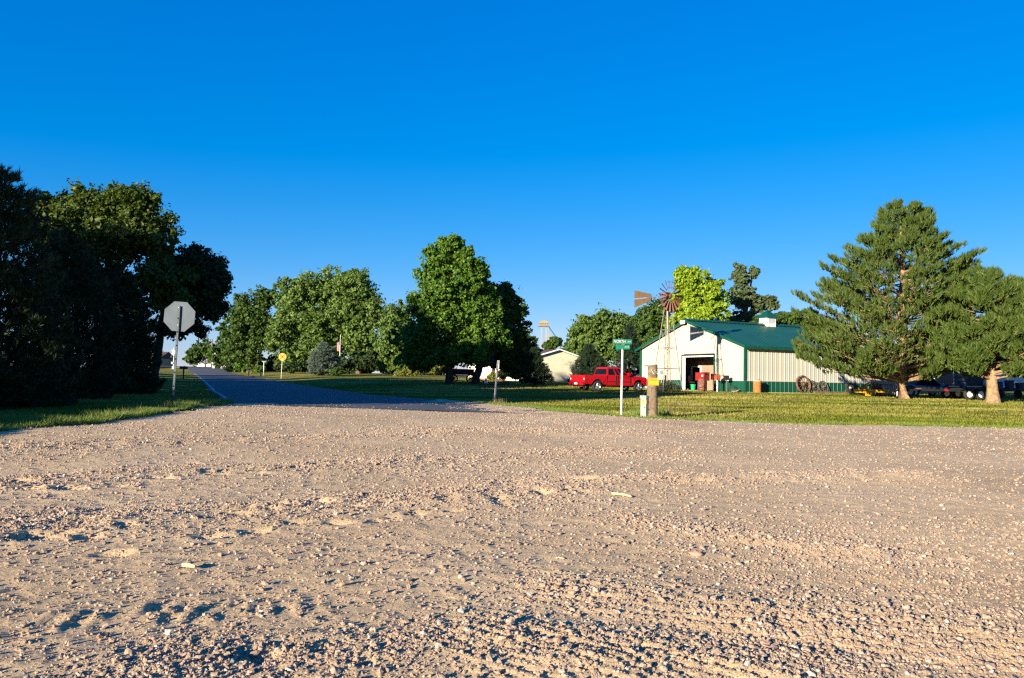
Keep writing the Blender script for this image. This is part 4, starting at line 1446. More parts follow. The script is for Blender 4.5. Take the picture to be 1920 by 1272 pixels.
MB().bbox(2.5, 2.62, 8.6, 8.73, .03, 2.2).bbox(2.5, 2.62, 9.96, 10.09, .03, 2.2).bbox(2.5, 2.62, 8.731, 9.959, 2.08, 2.2).build('inner_door_frame', WHITE, barn)
MB().bbox(5.2, 5.3, .5, 13.8, 0, 3.2).build('inner_partition', DARKIN, barn)
MB().bbox(2.5, 2.56, 8.3, 9.4, 2.42, 2.66).build('inner_sign', mat('tan_board', (.5, .38, .25), .7, 0, .4, 9, c2=(.2, .12, .08)), barn)
MB().bbox(.5, BL - 1, .2, BW - .2, 3.35, 3.42).build('loft_ceiling', DARKIN, barn)
# man door on the left of the gable
md = MB().bbox(-.075, -.04, 12.7, 13.65, 0, 2.1).build('side_door', WHITE, barn)
MB().bbox(-.095, -.076, 12.78, 12.95, .5, 1.9).build('pane', GLASS, md)
MB().bbox(-.12, -.04, 12.65, 13.75, 2.14, 2.22).build('door_hood', DARKIN, barn)
MB().bbox(-.16, -.04, 10.9, 11.15, 1.4, 1.75).tube([(-.09, 11.02, .3), (-.09, 11.02, 1.4)], .03, 6).build('meter_box', GREY, barn)
MB().bbox(-.15, -.04, 10.25, 10.45, .45, 1.3).build('utility_box', BLACK, barn)

def bloc(x, y, z=0.):
    """barn-local to world"""
    p = Matrix.Rotation(BA, 4, 'Z') @ Vector((x, y, 0))
    X_, Y_ = BC.x + p.x, BC.y + p.y
    return Vector((X_, Y_, max(BZ - .03, zf(X_, Y_)) + z))

# ---- yard objects by the barn
def barrel(label, loc, r_=.29, h=.88, m=RUST, rot=0):
    t = thing('rusty_barrel', label, 'barrel', loc, rot)
    MB().lathe([(r_, -.03), (r_ + .012, .0), (r_, .02), (r_, h * .32), (r_ + .014, h * .34), (r_, h * .36), (r_, h * .64), (r_ + .014, h * .66), (r_, h * .68), (r_, h - .02), (r_ + .012, h), (r_ - .02, h), (r_ - .025, h * .5), (.0, h * .5)], 20).build('body', m, t)
    return t
b1 = barrel('upright brown rusty barrel standing by the open barn door', bloc(-1.9, 2.9), .33, 1.0, mat('brown_rust', (.24, .10, .06), .85, .1, .2, 6, .3, 30, c2=(.13, .055, .04)))
b2 = barrel('orange rusty barrel with pale lid at the barn corner', bloc(.75, -.55), .31, .92, mat('orange_rust', (.42, .17, .035), .8, .1, .2, 5, .3, 30, c2=(.24, .085, .025)))
MB().lathe([(.34, .90), (.34, .95), (.1, .99), (0, .99)], 20).build('lid', mat('pale_lid', (.6, .5, .38), .7), b2)
MB().box((.1, -.05, 1.01), (.3, .1, .06), .4).build('scrap', RUST, b2)
RED = mat('dark_red_paint', (.22, .018, .015), .5, 0, .25, 5)
t = thing('welder_cabinet', 'dark red metal cabinet on a stand inside the barn doorway', 'cabinet', bloc(-.9, 4.15), BA)
MB().bbox(-.25, .25, -.62, .62, .86, 1.56).build('body', RED, t)
MB().bbox(-.262, -.251, -.55, .55, .92, 1.5).build('door_panel', mat('red_paint_panel', (.27, .02, .017), .45), t)
MB().bbox(-.275, -.263, -.42, -.22, 1.2, 1.34).build('dial', WHITE, t)
for y_ in (-.55, .55):
    MB().bar((0, y_, -.02), (0, y_, .86), .07).build('leg', BLACK, t)
def box_on_post(name, label, loc, bm, pm, w=.42, d=.3, h=.3, hz=.95, pw=.1):
    t = thing(name, label, 'box', loc, BA)
    MB().bbox(-d / 2, d / 2, -w / 2, w / 2, hz, hz + h).build('box', bm, t)
    MB().prism([(-w / 2, 0), (w / 2, 0), (w * .35, .09), (-w * .35, .09)], lambda a, b, s: (s, a, hz + h + b), -d / 2 - .02, d / 2 + .02).build('lid', bm, t)
    MB().bar((0, 0, -.1), (0, 0, hz), pw).build('post', pm, t)
    return t
box_on_post('tool_box', 'orange-red box on a white post by the barn wainscot', bloc(-1.1, 2.0), mat('orange_red_paint', (.40, .10, .03), .6, 0, .2, 6), WHITE)
box_on_post('tool_box', 'narrow dark red box on a post beside the brown barrel', bloc(-.9, 2.75), RED, RUST, .28, .3, .4, .95, .08)
box_on_post('vise_stand', 'black bench vise on a post beside the orange-red box', bloc(-.8, 1.25), BLACK, BLACK, .3, .3, .28, .95, .08)
t = thing('green_bucket', 'bright green plastic bucket just inside the barn door', 'bucket', bloc(1.2, 8.05), 0)
MB().lathe([(.18, .0), (.23, .48), (.245, .48), (.245, .51), (.21, .51), (.17, .03), (0, .03)], 16).build('body', mat('green_plastic', (.01, .34, .12), .4), t)
MB().tube([(-.23, 0, .46), (-.16, .02, .32), (0, .03, .27), (.16, .02, .32), (.23, 0, .46)], .008, 5).build('handle', GREY, t)
t = thing('work_bench', 'low cluttered bench against the shaded inner wall', 'bench', bloc(1.9, 9.7), BA)
MB().bbox(-.35, .35, -.6, .6, .66, .73).build('top', mat('bench_wood', (.4, .3, .18), .8), t)
for a, b in ((-.3, -.55), (.3, -.55), (-.3, .55), (.3, .55)):
    MB().bar((a, b, 0), (a, b, .66), .07).build('leg', BLACK, t)
t2 = thing('monitor_box', 'black boxy cabinet on the low bench', 'box', bloc(1.9, 9.8, .76), BA)
MB().bbox(-.22, .22, -.4, .4, 0, .5).build('case', BLACK, t2)
MB().bbox(-.231, -.221, -.34, .34, .06, .44).build('front', mat('smoked_panel', (.03, .03, .035), .3), t2)
for i in range(4):
    o = MB().tube([(-.35, 0, 0), (0, .02 * i, .03), (.35, .01, .0)], [.05, .055, .045], 6).build('firewood_log', mat('split_wood', (.38, .2, .1), .85, 0, .25, 10))
    o.location = bloc(.7 + .06 * i, 8.3 + i * .22, .06)
    o.rotation_euler = (0, 0, BA + 1.2 + .3 * i)
    tag(o, 'split log lying on the barn floor by the bucket', 'log', 'logs on the barn floor')
t = thing('tarp_heap', 'dark green tarp heaped against the barn wainscot', 'tarp', bloc(-.5, .75), BA)
g_ = np.random.default_rng(5)
mb = MB()
mb.lathe([(.5, 0), (.47, .18), (.36, .36), (.16, .45), (0, .47)], 14)
mb.v = [(x * .8 + .05 * math.sin(9 * y), y * (1 + .12 * math.sin(7 * x + 3 * z)), z * (1 + .25 * math.sin(6 * y))) for x, y, z in mb.v]
mb.build('cloth', mat('dark_green_tarp', (.012, .045, .035), .6), t, True)
for i in range(5):
    MB().tube([(-.45 + .03 * i, -.25 - .12 * i, .02), (-.4, -.55 - .15 * i, .05 + .05 * i)], .012, 5).build('cord', mat('frayed_rope', (.5, .35, .25), .9), t)

# ---- wagon wheels leaning on the long wall
def spoked_wheel(label, x, r_, n, tilt, m, width=.1, yoff=-.3):
    t = thing('wagon_wheel', label, 'wheel', bloc(x, yoff), BA)
    e = bpy.data.objects
    M = Matrix.Translation((0, 0, r_ * math.cos(tilt))) @ Matrix.Rotation(-tilt, 4, 'X')
    def bd(mb, nm):
        mb.v = [tuple(M @ Vector(p)) for p in mb.v]
        return mb.build(nm, m, t)
    bd(MB().lathe([(r_, -width / 2), (r_, width / 2), (r_ - .045, width / 2), (r_ - .045, -width / 2)], 36, axis='Y', closed=True), 'rim')
    bd(MB().lathe([(.0, -.13), (.07, -.13), (.1, -.05), (.1, .05), (.07, .13), (0, .13)], 12, axis='Y'), 'hub')
    for k in range(n):
        a = 2 * math.pi * k / n
        s = .04 if k % 2 else -.04
        bd(MB().tube([(.08 * math.cos(a), s, .08 * math.sin(a)), ((r_ - .03) * math.cos(a), 0, (r_ - .03) * math.sin(a))], .017, 5), 'spoke')
    return t
spoked_wheel('tall rusty steel wheel leaning on the barn wall', 5.85, .74, 12, R(12), mat('wheel_rust', (.22, .09, .05), .8, .2, .2, 8, c2=(.1, .05, .035)), .16, -.35)
spoked_wheel('dark wooden wagon wheel next to the tall rusty wheel', 7.05, .54, 14, R(14), mat('grey_old_wood', (.12, .105, .09), .9, 0, .2, 8), .06, -.28)
spoked_wheel('dark wooden wagon wheel second from the tall rusty wheel', 8.15, .54, 14, R(14), MATS['grey_old_wood'], .06, -.28)
RUBBER = mat('rubber', (.022, .021, .02), .85, 0, .15, 20)
t = thing('spare_tyre', 'worn tyre with a pale hub leaning beside the yellow implement', 'tyre', bloc(11.0, -.45), BA)
M = Matrix.Translation((0, 0, .46)) @ Matrix.Rotation(R(-10), 4, 'X')
for nm, pr, m_ in (('tyre', [(.27, -.1), (.42, -.12), (.47, -.07), (.47, .07), (.42, .12), (.27, .1)], RUBBER), ('rim', [(.0, -.05), (.09, -.05), (.1, -.02), (.27, -.04), (.27, .04), (0, .04)], mat('dull_rim', (.16, .14, .12), .7))):
    mb = MB().lathe(pr, 24, axis='Y', closed=(nm == 'tyre'))
    mb.v = [tuple(M @ Vector(p)) for p in mb.v]
    mb.build(nm, m_, t, True)
mb = MB().lathe([(0, -.12), (.1, -.12), (.1, -.05), (0, -.05)], 14, axis='Y')
mb.v = [tuple(M @ Vector(p)) for p in mb.v]
mb.build('hub_cap', WHITE, t)
# timber sleepers along the wall
for x0, x1 in ((6.6, 8.7), (8.8, 10.4)):
    o = MB().bbox(x0 - (x0 + x1) / 2, x1 - (x0 + x1) / 2, -.11, .11, 0, .16).build('timber_sleeper', mat('old_timber', (.17, .11, .07), .9, 0, .2, 6, .4, 20))
    o.location = bloc((x0 + x1) / 2, -.78)
    o.rotation_euler = (0, 0, BA)
    tag(o, 'weathered timber lying along the barn wall below the wagon wheels', 'timber', 'timbers along the barn wall')
# yellow implement (mower deck with A-frame hitch)
YEL = mat('yellow_paint', (.66, .36, .012), .5, 0, .15, 4, c2=(.5, .24, .01))
t = thing('mower_deck', 'yellow tractor mower deck with an A-frame hitch on the grass', 'mower', gp(1634, 57), R(8))
MB().prism([(-.95, .22), (.95, .3), (1.25, .36), (1.25, .44), (.3, .5), (-.95, .46)], lambda a, b, s: (a, s, b), -.75, .75).build('deck', YEL, t)
MB().prism([(-.98, .02), (-.55, .02), (-.55, .5), (-.98, .54)], lambda a, b, s: (a, s, b), -.8, -.755).build('side_flap', YEL, t)
for s in (-.25, .25):
    MB().bar((-.9, s, .5), (.05, s, 1.02), .07).build('hitch_bar', YEL, t)
    MB().bar((.05, s, 1.02), (.75, s, .78), .06).build('hitch_strut', RUST, t)
    MB().bar((.8, s, .48), (.72, s, .84), .07).build('hitch_upright', YEL, t)
    MB().bar((-.3, s, .5), (-.3, s, .8), .05).build('brace', YEL, t)
MB().box((.25, 0, .62), (.5, .3, .22)).build('gear_box', RED, t)
MB().tube([(.5, 0, .66), (.95, 0, .52)], .05, 8).build('drive_shaft', BLACK, t)
for x_ in (-.5, .9):
    MB().lathe([(.16, -.05), (.16, .05), (.05, .05), (.05, -.05)], 14, (x_, .55, .16), 'Y', True).build('gauge_wheel', RUBBER, t)
# hay rake rack
t = thing('slatted_rack', 'leaning rack of pale wooden slats beside the pine trunk', 'rack', gp(1668, 58.5), R(14))
SLT = mat('weathered_slat', (.40, .31, .2), .85, 0, .2, 9)
for k in range(10):
    x_ = -.75 + k * .165
    MB().box((x_ + .12, .1, .58), (.06, .03, 1.05), 0, R(14), R(-12)).build('slat', SLT, t)
for z_ in (.3, .82):
    MB().box((.1 + .1, .2 if z_ < .5 else .05, z_), (1.75, .04, .06)).build('rail', mat('dark_rail', (.12, .08, .06), .9), t)
MB().bar((-.8, 0, .03), (1.2, 0, .06), .09).build('skid', RUST, t)

# ================================================================== WINDMILL
WM = gp(1250.5, 58)
wm = thing('windmill', 'rusty multi-bladed farm windmill on a lattice tower in front of the barn', 'windmill', WM, 0)
hub = at(1251, 555, 58) - WM
HZ = hub.z
bw, tw_ = .82, .12
RUSTB = mat('blade_rust', (.23, .10, .055), .75, .2, .25, 5, c2=(.12, .055, .035))
ANG = mat('weathered_angle_iron', (.36, .33, .28), .6, .3, .2, 6)
tz = HZ - .35
def leg_at(sx, sy, z):
    k = z / tz
    w = bw * (1 - k) + tw_ * k
    return Vector((sx * w, sy * w, z))
rot = R(20)
RZ = Matrix.Rotation(rot, 4, 'Z')
for sx, sy in ((-1, -1), (1, -1), (1, 1), (-1, 1)):
    MB().tube([RZ @ leg_at(sx, sy, -.1), RZ @ leg_at(sx, sy, tz)], [.035, .03], 4).build('leg', ANG, wm)
CS = [(-1, -1), (1, -1), (1, 1), (-1, 1)]
for z in (1.72, 3.25, 4.6):
    for i in range(4):
        MB().bar(RZ @ leg_at(*CS[i], z), RZ @ leg_at(*CS[(i + 1) % 4], z), .035).build('girt', ANG, wm)
levels = [.1, 1.72, 3.25, 4.6]
for i in range(4):
    for a, b in zip(levels[:-1], levels[1:]):
        for c0, c1 in ((i, (i + 1) % 4), ((i + 1) % 4, i)):
            MB().tube([RZ @ leg_at(*CS[c0], a), RZ @ leg_at(*CS[c1], b)], .009, 4, False).build('brace', ANG, wm)
MB().tube([(0, 0, 0), (0, 0, tz + .25)], [.055, .05], 8).build('mast_pipe', ANG, wm)
MB().tube([(.1, -.05, .2), (.04, -.03, tz)], .014, 5).build('pump_rod', RUSTB, wm)
for k in range(12):
    z = .5 + k * .42
    a, b = RZ @ leg_at(-1, -1, z), RZ @ leg_at(-.72, -1, z)
    MB().bar(a, b, .014).build('ladder_rung', ANG, wm)
# head: wheel faces right and towards the viewer, tail points left and away
axv = Vector((math.sin(R(37)), -math.cos(R(37)), 0))
side = Vector((-axv.y, axv.x, 0)) * -1
upv = Vector((0, 0, 1))
hc = Vector((hub.x, 0, HZ))
wc = hc + axv * .34
WR = 1.22
MB().box(hc, (.34, .4, .5), math.atan2(axv.y, axv.x)).build('gear_case', RUSTB, wm)
MB().tube([hc, wc + axv * .1], .06, 8).build('axle', RUSTB, wm)
whl = MB().tube([wc - axv * .07, wc + axv * .09], .13, 12).build('wheel_hub', RUSTB, wm)
for rr_ in (.62, 1.02):
    pts = [wc + (side * math.cos(a) + upv * math.sin(a)) * rr_ for a in np.linspace(0, 2 * math.pi, 37)]
    MB().tube(pts, .012, 4, False).build('wheel_ring', RUSTB, whl)
for k in range(6):
    a = 2 * math.pi * k / 6 + .2
    MB().tube([wc, wc + (side * math.cos(a) + upv * math.sin(a)) * 1.02], .014, 4).build('wheel_arm', RUSTB, whl)
for k in range(18):
    a = 2 * math.pi * k / 18
    rd = side * math.cos(a) + upv * math.sin(a)
    tg = -side * math.sin(a) + upv * math.cos(a)
    ch_ = tg * math.cos(R(42)) - axv * math.sin(R(42))
    nrm = rd.cross(ch_)
    vs = []
    for r_, w in ((.5, .06), (.86, .105), (WR, .15)):
        for q, cv in ((-1, 0), (0, .03), (1, 0)):
            vs.append(wc + rd * r_ + ch_ * (w * q) + nrm * cv)
    vs2 = [v + nrm * .006 for v in vs]
    fs = [(0, 1, 4, 3), (1, 2, 5, 4), (3, 4, 7, 6), (4, 5, 8, 7)]
    MB().add(vs, fs).add(vs2, [tuple(reversed(f)) for f in fs]).build('blade', RUSTB, whl)
tail = -axv
TAILM = mat('tail_sheet', (.105, .068, .036), .8, 0, .2, 3, spec=.2, c2=(.075, .048, .026))
MB().tube([hc, hc + tail * 2.1], .025, 6).build('tail_boom', RUSTB, wm)
for s in (1, -1):
    p = [(1.62, .04 * s), (1.62, .26 * s), (3.35, .68 * s), (3.35, .05 * s)]
    mb = MB().prism(p, lambda a, b, t_: hc + tail * a + upv * b + axv.cross(upv) * t_, -.012, .012)
    mb.build('tail_vane', TAILM, wm)
MB().tube([hc + tail * 1.5, hc + tail * 3.4], .02, 6).build('vane_spar', ANG, wm)
MB().tube([hc + axv * .5 + upv * .05 - side * .1, hc + tail * .8 - upv * .75 + side * .1], .03, 6).build('furl_arm', ANG, wm)

# ================================================================== PICKUP TRUCK
REDP = mat('red_car_paint', (.34, .002, .006), .42, 0, .03, 2, spec=.3, coat=.2)
CHROME = mat('chrome', (.6, .6, .62), .18, .95, .05, 5)
TP = gp(1143, 57.2)
tk = thing('pickup_truck', 'red extended-cab pickup truck parked on the lawn', 'truck', (TP.x, TP.y, TP.z), R(27))
def arch(cx_, r_, z0):
    a0 = math.asin(min(1, (z0 - .40) / r_))
    return [(cx_ + r_ * math.cos(t_), .40 + r_ * math.sin(t_)) for t_ in np.linspace(math.pi - a0, a0, 11)]
RA, FA, AR = -1.66, 1.92, .50
hw = .96
sidefn = lambda a, b, t_: (a, t_, b)
def shell(name, poly, m=REDP, w=hw, tumble=.0):
    mb = MB().prism(poly, lambda a, b, t_: (a, t_ * (w - (.05 if b > .98 else 0) - (.04 if b < .52 else 0)), b), -1, 1)
    return mb.build(name, m, tk)
# bed: two sides, floor, front wall, tailgate
bedpoly = [(-2.72, .56)] + arch(RA, AR, .52) + [(-.86, .50), (-.86, 1.14), (-2.74, 1.14), (-2.76, .9)]
for s in (-1, 1):
    MB().prism(bedpoly, lambda a, b, t_: (a, s * (t_ - (.03 if b < .6 else 0)), b), hw - .09, hw).build('bed_side', REDP, tk)
    MB().bbox(-2.74, -.86, s * (hw - .1), s * (hw + .012), 1.141, 1.165).build('bed_rail', REDP, tk)
MB().bbox(-2.68, -.9, -hw + .1, hw - .1, .62, .68).bbox(-2.3, -1.0, -.86, -.62, .68, .9).bbox(-2.3, -1.0, .62, .86, .68, .9).build('bed_floor', BLACK, tk)
MB().bbox(-.93, -.861, -hw + .1, hw - .1, .68, 1.13).build('bed_front', REDP, tk)
tg_ = MB().bbox(-2.775, -2.70, -hw + .13, hw - .13, .66, 1.15).build('tailgate', REDP, tk)
MB().bbox(-2.80, -2.776, -.12, .12, .98, 1.05).build('tailgate_handle', BLACK, tg_)
for s in (-1, 1):
    MB().bbox(-2.785, -2.69, s * (hw - .125), s * (hw - .005), .70, 1.10).build('tail_light', mat('red_lens', (.45, .01, .01), .2), tk)
    MB().bbox(-2.792, -2.786, s * (hw - .115), s * (hw - .02), .84, .94).build('reverse_light', WHITE, tk)
bp_ = MB().bbox(-2.92, -2.74, -hw + .02, hw - .02, .46, .64).build('rear_bumper', REDP, tk)
MB().bbox(-2.935, -2.921, -.2, .14, .50, .62).build('licence_plate', WHITE, bp_)
MB().bbox(-2.7, 2.5, -.7, .7, .34, .5).build('chassis', BLACK, tk)
MB().tube([(-2.85, -.5, .36), (-2.2, -.5, .38)], .04, 8).build('exhaust_pipe', RUST, tk)
# cab lower body and front
cab = shell('cab_body', [(-.85, .45), (1.22, .45), (1.22, 1.16), (1.0, 1.20), (-.85, 1.18)])
shell('front_fender', [(1.225, .45)] + [(x, z) for x, z in arch(FA, AR, .5)] + [(2.55, .48), (2.66, .6), (2.66, 1.0), (2.52, 1.09), (1.225, 1.17)])
MB().bbox(2.62, 2.74, -hw + .02, hw - .02, .44, .66).build('front_bumper', CHROME, tk)
MB().bbox(2.655, 2.68, -.62, .62, .72, 1.0).build('grille', BLACK, tk)
for s in (-1, 1):
    MB().bbox(2.64, 2.69, s * .64, s * .9, .78, .98).build('headlight', CHROME, tk)
# greenhouse
def frus(b, t_, zb, zt_, yb, yt):
    (bx0, bx1), (tx0, tx1) = b, t_
    return [(bx0, -yb, zb), (bx1, -yb, zb), (bx1, yb, zb), (bx0, yb, zb), (tx0, -yt, zt_), (tx1, -yt, zt_), (tx1, yt, zt_), (tx0, yt, zt_)]
gv = frus((-.84, 1.12), (-.70, .40), 1.17, 1.72, .90, .70)
MB().add(gv, [(0, 1, 5, 4), (1, 2, 6, 5), (2, 3, 7, 6), (3, 0, 4, 7), (4, 5, 6, 7)]).build('cab_top', REDP, tk)
MB().add(frus((-.69, .42), (-.60, .3), 1.722, 1.775, .71, .62), [(0, 1, 5, 4), (1, 2, 6, 5), (2, 3, 7, 6), (3, 0, 4, 7), (4, 5, 6, 7)]).build('cab_roof', REDP, tk)
def gpt(u, v, s, out=.006):
    """point on the side of the greenhouse: u along, v up"""
    x0 = -.84 + .14 * v
    x1 = 1.12 - .72 * v
    return Vector((x0 + (x1 - x0) * u, s * (.90 - .20 * v + out), 1.17 + .55 * v))
for s in (-1, 1):
    for us in (((.05, .36), (.08, .40)), ((.44, .585), (.475, .62)), ((.63, .945), (.665, .90))):
        (a0, a1), (c0, c1) = us
        q = [gpt(a0, .06, s), gpt(a1, .06, s), gpt(c1, .88, s), gpt(c0, .88, s)]
        q2 = [p - Vector((0, s * .02, 0)) for p in q]
        MB().add(q + q2, [(0, 1, 2, 3), (4, 7, 6, 5), (0, 4, 5, 1), (1, 5, 6, 2), (2, 6, 7, 3), (3, 7, 4, 0)]).build('side_window', GLASS, tk)
    for x_ in (-.12, .04, 1.16):
        MB().bbox(x_ - .007, x_ + .007, s * (hw - .06), s * (hw + .002), .5, 1.17).build('door_seam', BLACK, tk)
    MB().bbox(.12, .26, s * hw, s * (hw + .03), 1.0, 1.04).build('door_handle', BLACK, tk)
    MB().bbox(-.8, 1.2, s * (hw - .01), s * (hw + .012), .72, .77).build('side_moulding', mat('dark_red_trim', (.12, .01, .01), .5), tk)
    mr = MB().prism([(0, 0), (.16, .02), (.16, .2), (.02, .22)], lambda a, b, t_: (.92 + a, s * t_, 1.17 + b), hw - .08, hw + .14).build('mirror', REDP, tk)
MB().add([Vector(p) + Vector((.012, 0, .004)) for p in ((1.07, -.82, 1.21), (1.07, .82, 1.21), (.46, .66, 1.68), (.46, -.66, 1.68))], [(0, 1, 2, 3)]).build('windscreen', GLASS, tk)
MB().add([(-.845, -.8, 1.22), (-.845, .8, 1.22), (-.735, .66, 1.64), (-.735, -.66, 1.64)], [(0, 3, 2, 1)]).build('rear_window', GLASS, tk)
RIM = mat('alloy_rim', (.45, .46, .48), .3, .8, .15, 8)
for x_ in (RA, FA):
    for s in (-1, 1):
        w = MB().lathe([(.25, -.11), (.33, -.125), (.365, -.09), (.365, .09), (.33, .125), (.25, .11)], 28, (x_, s * (hw - .13), .365), 'Y', True).build('wheel', RUBBER, tk, True)
        MB().lathe([(.255, -.10), (.255, .10), (.23, .10), (.21, .03 * s), (.23, -.10)], 24, (x_, s * (hw - .13), .365), 'Y', True).build('rim', RIM, w, True)
        MB().lathe([(.0, .085 * s), (.06, .085 * s), (.075, .04 * s), (.0, .03 * s)], 12, (x_, s * (hw - .13), .365), 'Y').build('hub_cap', RIM, w)
        for k in range(5):
            a = 2 * math.pi * k / 5 + .3
            c_ = Vector((x_, s * (hw - .07), .365))
            MB().bar(c_ + Vector((.05 * math.cos(a), 0, .05 * math.sin(a))), c_ + Vector((.235 * math.cos(a), 0, .235 * math.sin(a))), .07).build('spoke', RIM, w)

# ================================================================== SIGNS AND POSTS
ALU = mat('shade_toned_sign_back', (.085, .108, .135), .6, 0., .06, 3, spec=.12, c2=(.068, .086, .105))  # aluminium darkened and blued so the colour stands in for shade
t = thing('stop_sign', 'grey back of an octagonal stop sign on a leaning perforated post', 'road sign', gp(323, 22.2), 0)
top = at(337, 566, 22.2) - t.location
cen = at(335, 593.5, 22.2) - t.location
lean = (top - Vector((0, 0, 0))).normalized()
wd = .44
oc = [(wd * math.cos(R(22.5 + 45 * k)) / math.cos(R(22.5)), wd * math.sin(R(22.5 + 45 * k)) / math.cos(R(22.5))) for k in range(8)]
tilt = R(3.2)
c0 = Vector((cen.x, .05, cen.z))
pr = lambda a, b, q: c0 + Vector((a * math.cos(tilt) + b * math.sin(tilt), q, -a * math.sin(tilt) + b * math.cos(tilt)))
oc = [(a, b * .96) for a, b in oc]
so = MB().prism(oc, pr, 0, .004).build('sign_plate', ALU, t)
MB().prism([(a * .985, b * .985) for a, b in oc], pr, .005, .007).build('red_face', mat('sign_red', (.5, .01, .012), .4), t)
pl = MB()
e0, e1 = Vector((0, 0, -.2)), lean * (top.length - .12)
ux = Vector((1, 0, 0))
pl.add([], [])
for dx_, w in ((-.024, .012), (.024, .012)):
    a, b = e0 + Vector((dx_, 0, 0)), e1 + Vector((dx_, 0, 0))
    pl.tube([a, b], w, 4)
for k in range(64):
    q = (k + .5) / 64
    p = e0 * (1 - q) + e1 * q
    if k % 8:
        pl.box(p + Vector((0, -.004, 0)), (.044, .012, e1.length / 64 * 1.15))
pl.box((e0 + e1) / 2 + Vector((0, .02, 0)), (.05, .006, (e1 - e0).length), 0, 0, math.atan2(e1.x - e0.x, e1.z - e0.z))
pl.build('perforated_post', mat('shade_toned_zinc', (.07, .095, .105), .6, 0, .1, 10, spec=.2), t)  # zinc post colour also darkened in place of shade
for dz in (-.25, .25):
    p = c0 + Vector((0, -.03, dz))
    MB().tube([p + Vector((0, -.05, 0)), p + Vector((0, .03, 0))], .012, 6).build('bolt', GREY, t)

t = thing('marker_post', 'bare pale metal post standing in the verge without a sign', 'post', gp(926, 34), 0)
tp = at(934, 677, 34) - t.location
MB().tube([(0, 0, -.2), Vector((tp.x, 0, tp.z))], .045, 4).build('post', GREY, t)
MB().box((tp.x, -.01, tp.z - .16), (.1, .02, .36), 0, 0, R(2)).build('end_plate', mat('pale_zinc', (.6, .58, .54), .5, .3), t)

LETTER = mat('sign_lettering_white', (.42, .42, .40), .6, 0, .03, 4)
SG = mat('street_sign_green', (.003, .105, .068), .4, 0, .06, 4)
SG2 = mat('street_sign_green_faded', (.004, .17, .115), .4, 0, .06, 4)
t = thing('street_sign', 'white street name pole with two green blades at the gravel corner', 'street sign', gp(1164.5, 25.6), 0)
TZ = at(1166, 656, 25.6).z - t.location.z
MB().tube([(0, 0, -.2), (.02, 0, TZ)], .034, 10).build('pole', mat('white_pole', (.72, .71, .69), .4, .1), t)
MB().tube([(.02, 0, TZ), (.02, 0, TZ + .05)], .03, 8).build('bracket', RUST, t)
bl2 = MB().box((.03, 0, TZ + .085), (.49, .006, .15), R(10), 0, R(-2)).build('lower_blade', SG2, t)
MB().box((.03, 0, TZ + .175), (.12, .03, .035), R(4)).build('cross_bracket', RUST, t)
bl1 = MB().box((.01, 0, TZ + .265), (.63, .006, .155), R(-6), 0, R(1)).build('upper_blade', SG, t)
text('lettering', 'NORTH', .135, LETTER, t, (-.075, -.003, TZ + .266), (R(90), R(1), R(-6)), .82)
text('lettering', 'AVE', .068, LETTER, t, (.232, -.034, TZ + .262), (R(90), R(1), R(-6)), .85)
text('lettering', 'AVE', .085, LETTER, t, (.165, .014, TZ + .088), (R(90), R(-2), R(10)), 1.)

POSTW = mat('weathered_pole_wood', (.22, .16, .10), .92, 0, .25, 9, .9, 30, c2=(.10, .07, .045))
t = thing('wooden_post', 'thick weathered wooden pole stump carrying a yellow notice', 'post', gp(1222.5, 25.0), 0)
ph_ = at(1222, 685, 25.0).z - t.location.z
mb = MB().lathe([(.185, -.3), (.18, .05), (.17, .6), (.162, 1.2), (.156, ph_ - .02), (.145, ph_), (0, ph_ + .01)], 22)
mb.v = [(x * (1 + .03 * math.sin(7 * math.atan2(y, x) + z)), y * (1 + .03 * math.sin(5 * math.atan2(y, x) + 2 * z)), z + (.03 * x / .17 if z > ph_ - .1 else 0)) for x, y, z in mb.v]
mb.build('pole', POSTW, t, True)
for k in range(9):
    a = R(-150 + 13 * k)
    r_ = .164
    z0 = .1 + .11 * (k % 4)
    MB().bar((r_ * math.cos(a), r_ * math.sin(a), z0), (r_ * math.cos(a), r_ * math.sin(a), z0 + .55), .008).build('crack', mat('dark_crack', (.05, .035, .025), 1), t)
nz_ = at(1222, 716, 25).z - t.location.z
yl = MB().box((.0, -.192, nz_), (.325, .008, .235), R(-3), 0, R(-2)).build('yellow_notice', mat('sign_yellow', (.62, .27, .008), .5, 0, .06, 6), t)
pm_ = MB()
for r_ in range(2):
    x_ = -.13
    while x_ < .12:
        w_ = random.uniform(.012, .035)
        pm_.box((x_ + w_ / 2, -.198 - x_ * math.tan(R(-3)) * -1, nz_ + .085 - r_ * .035), (w_, .002, .016), R(-3))
        x_ += w_ + .012
pm_.build('worn_print', BLACK, t)
for k in range(6):
    MB().box((-.06 + .035 * k, -.172 - .006 * (k % 2), ph_ - .16 - .05 * (k % 3)), (.012, .012, .028)).build('paper_scrap', WHITE, t)

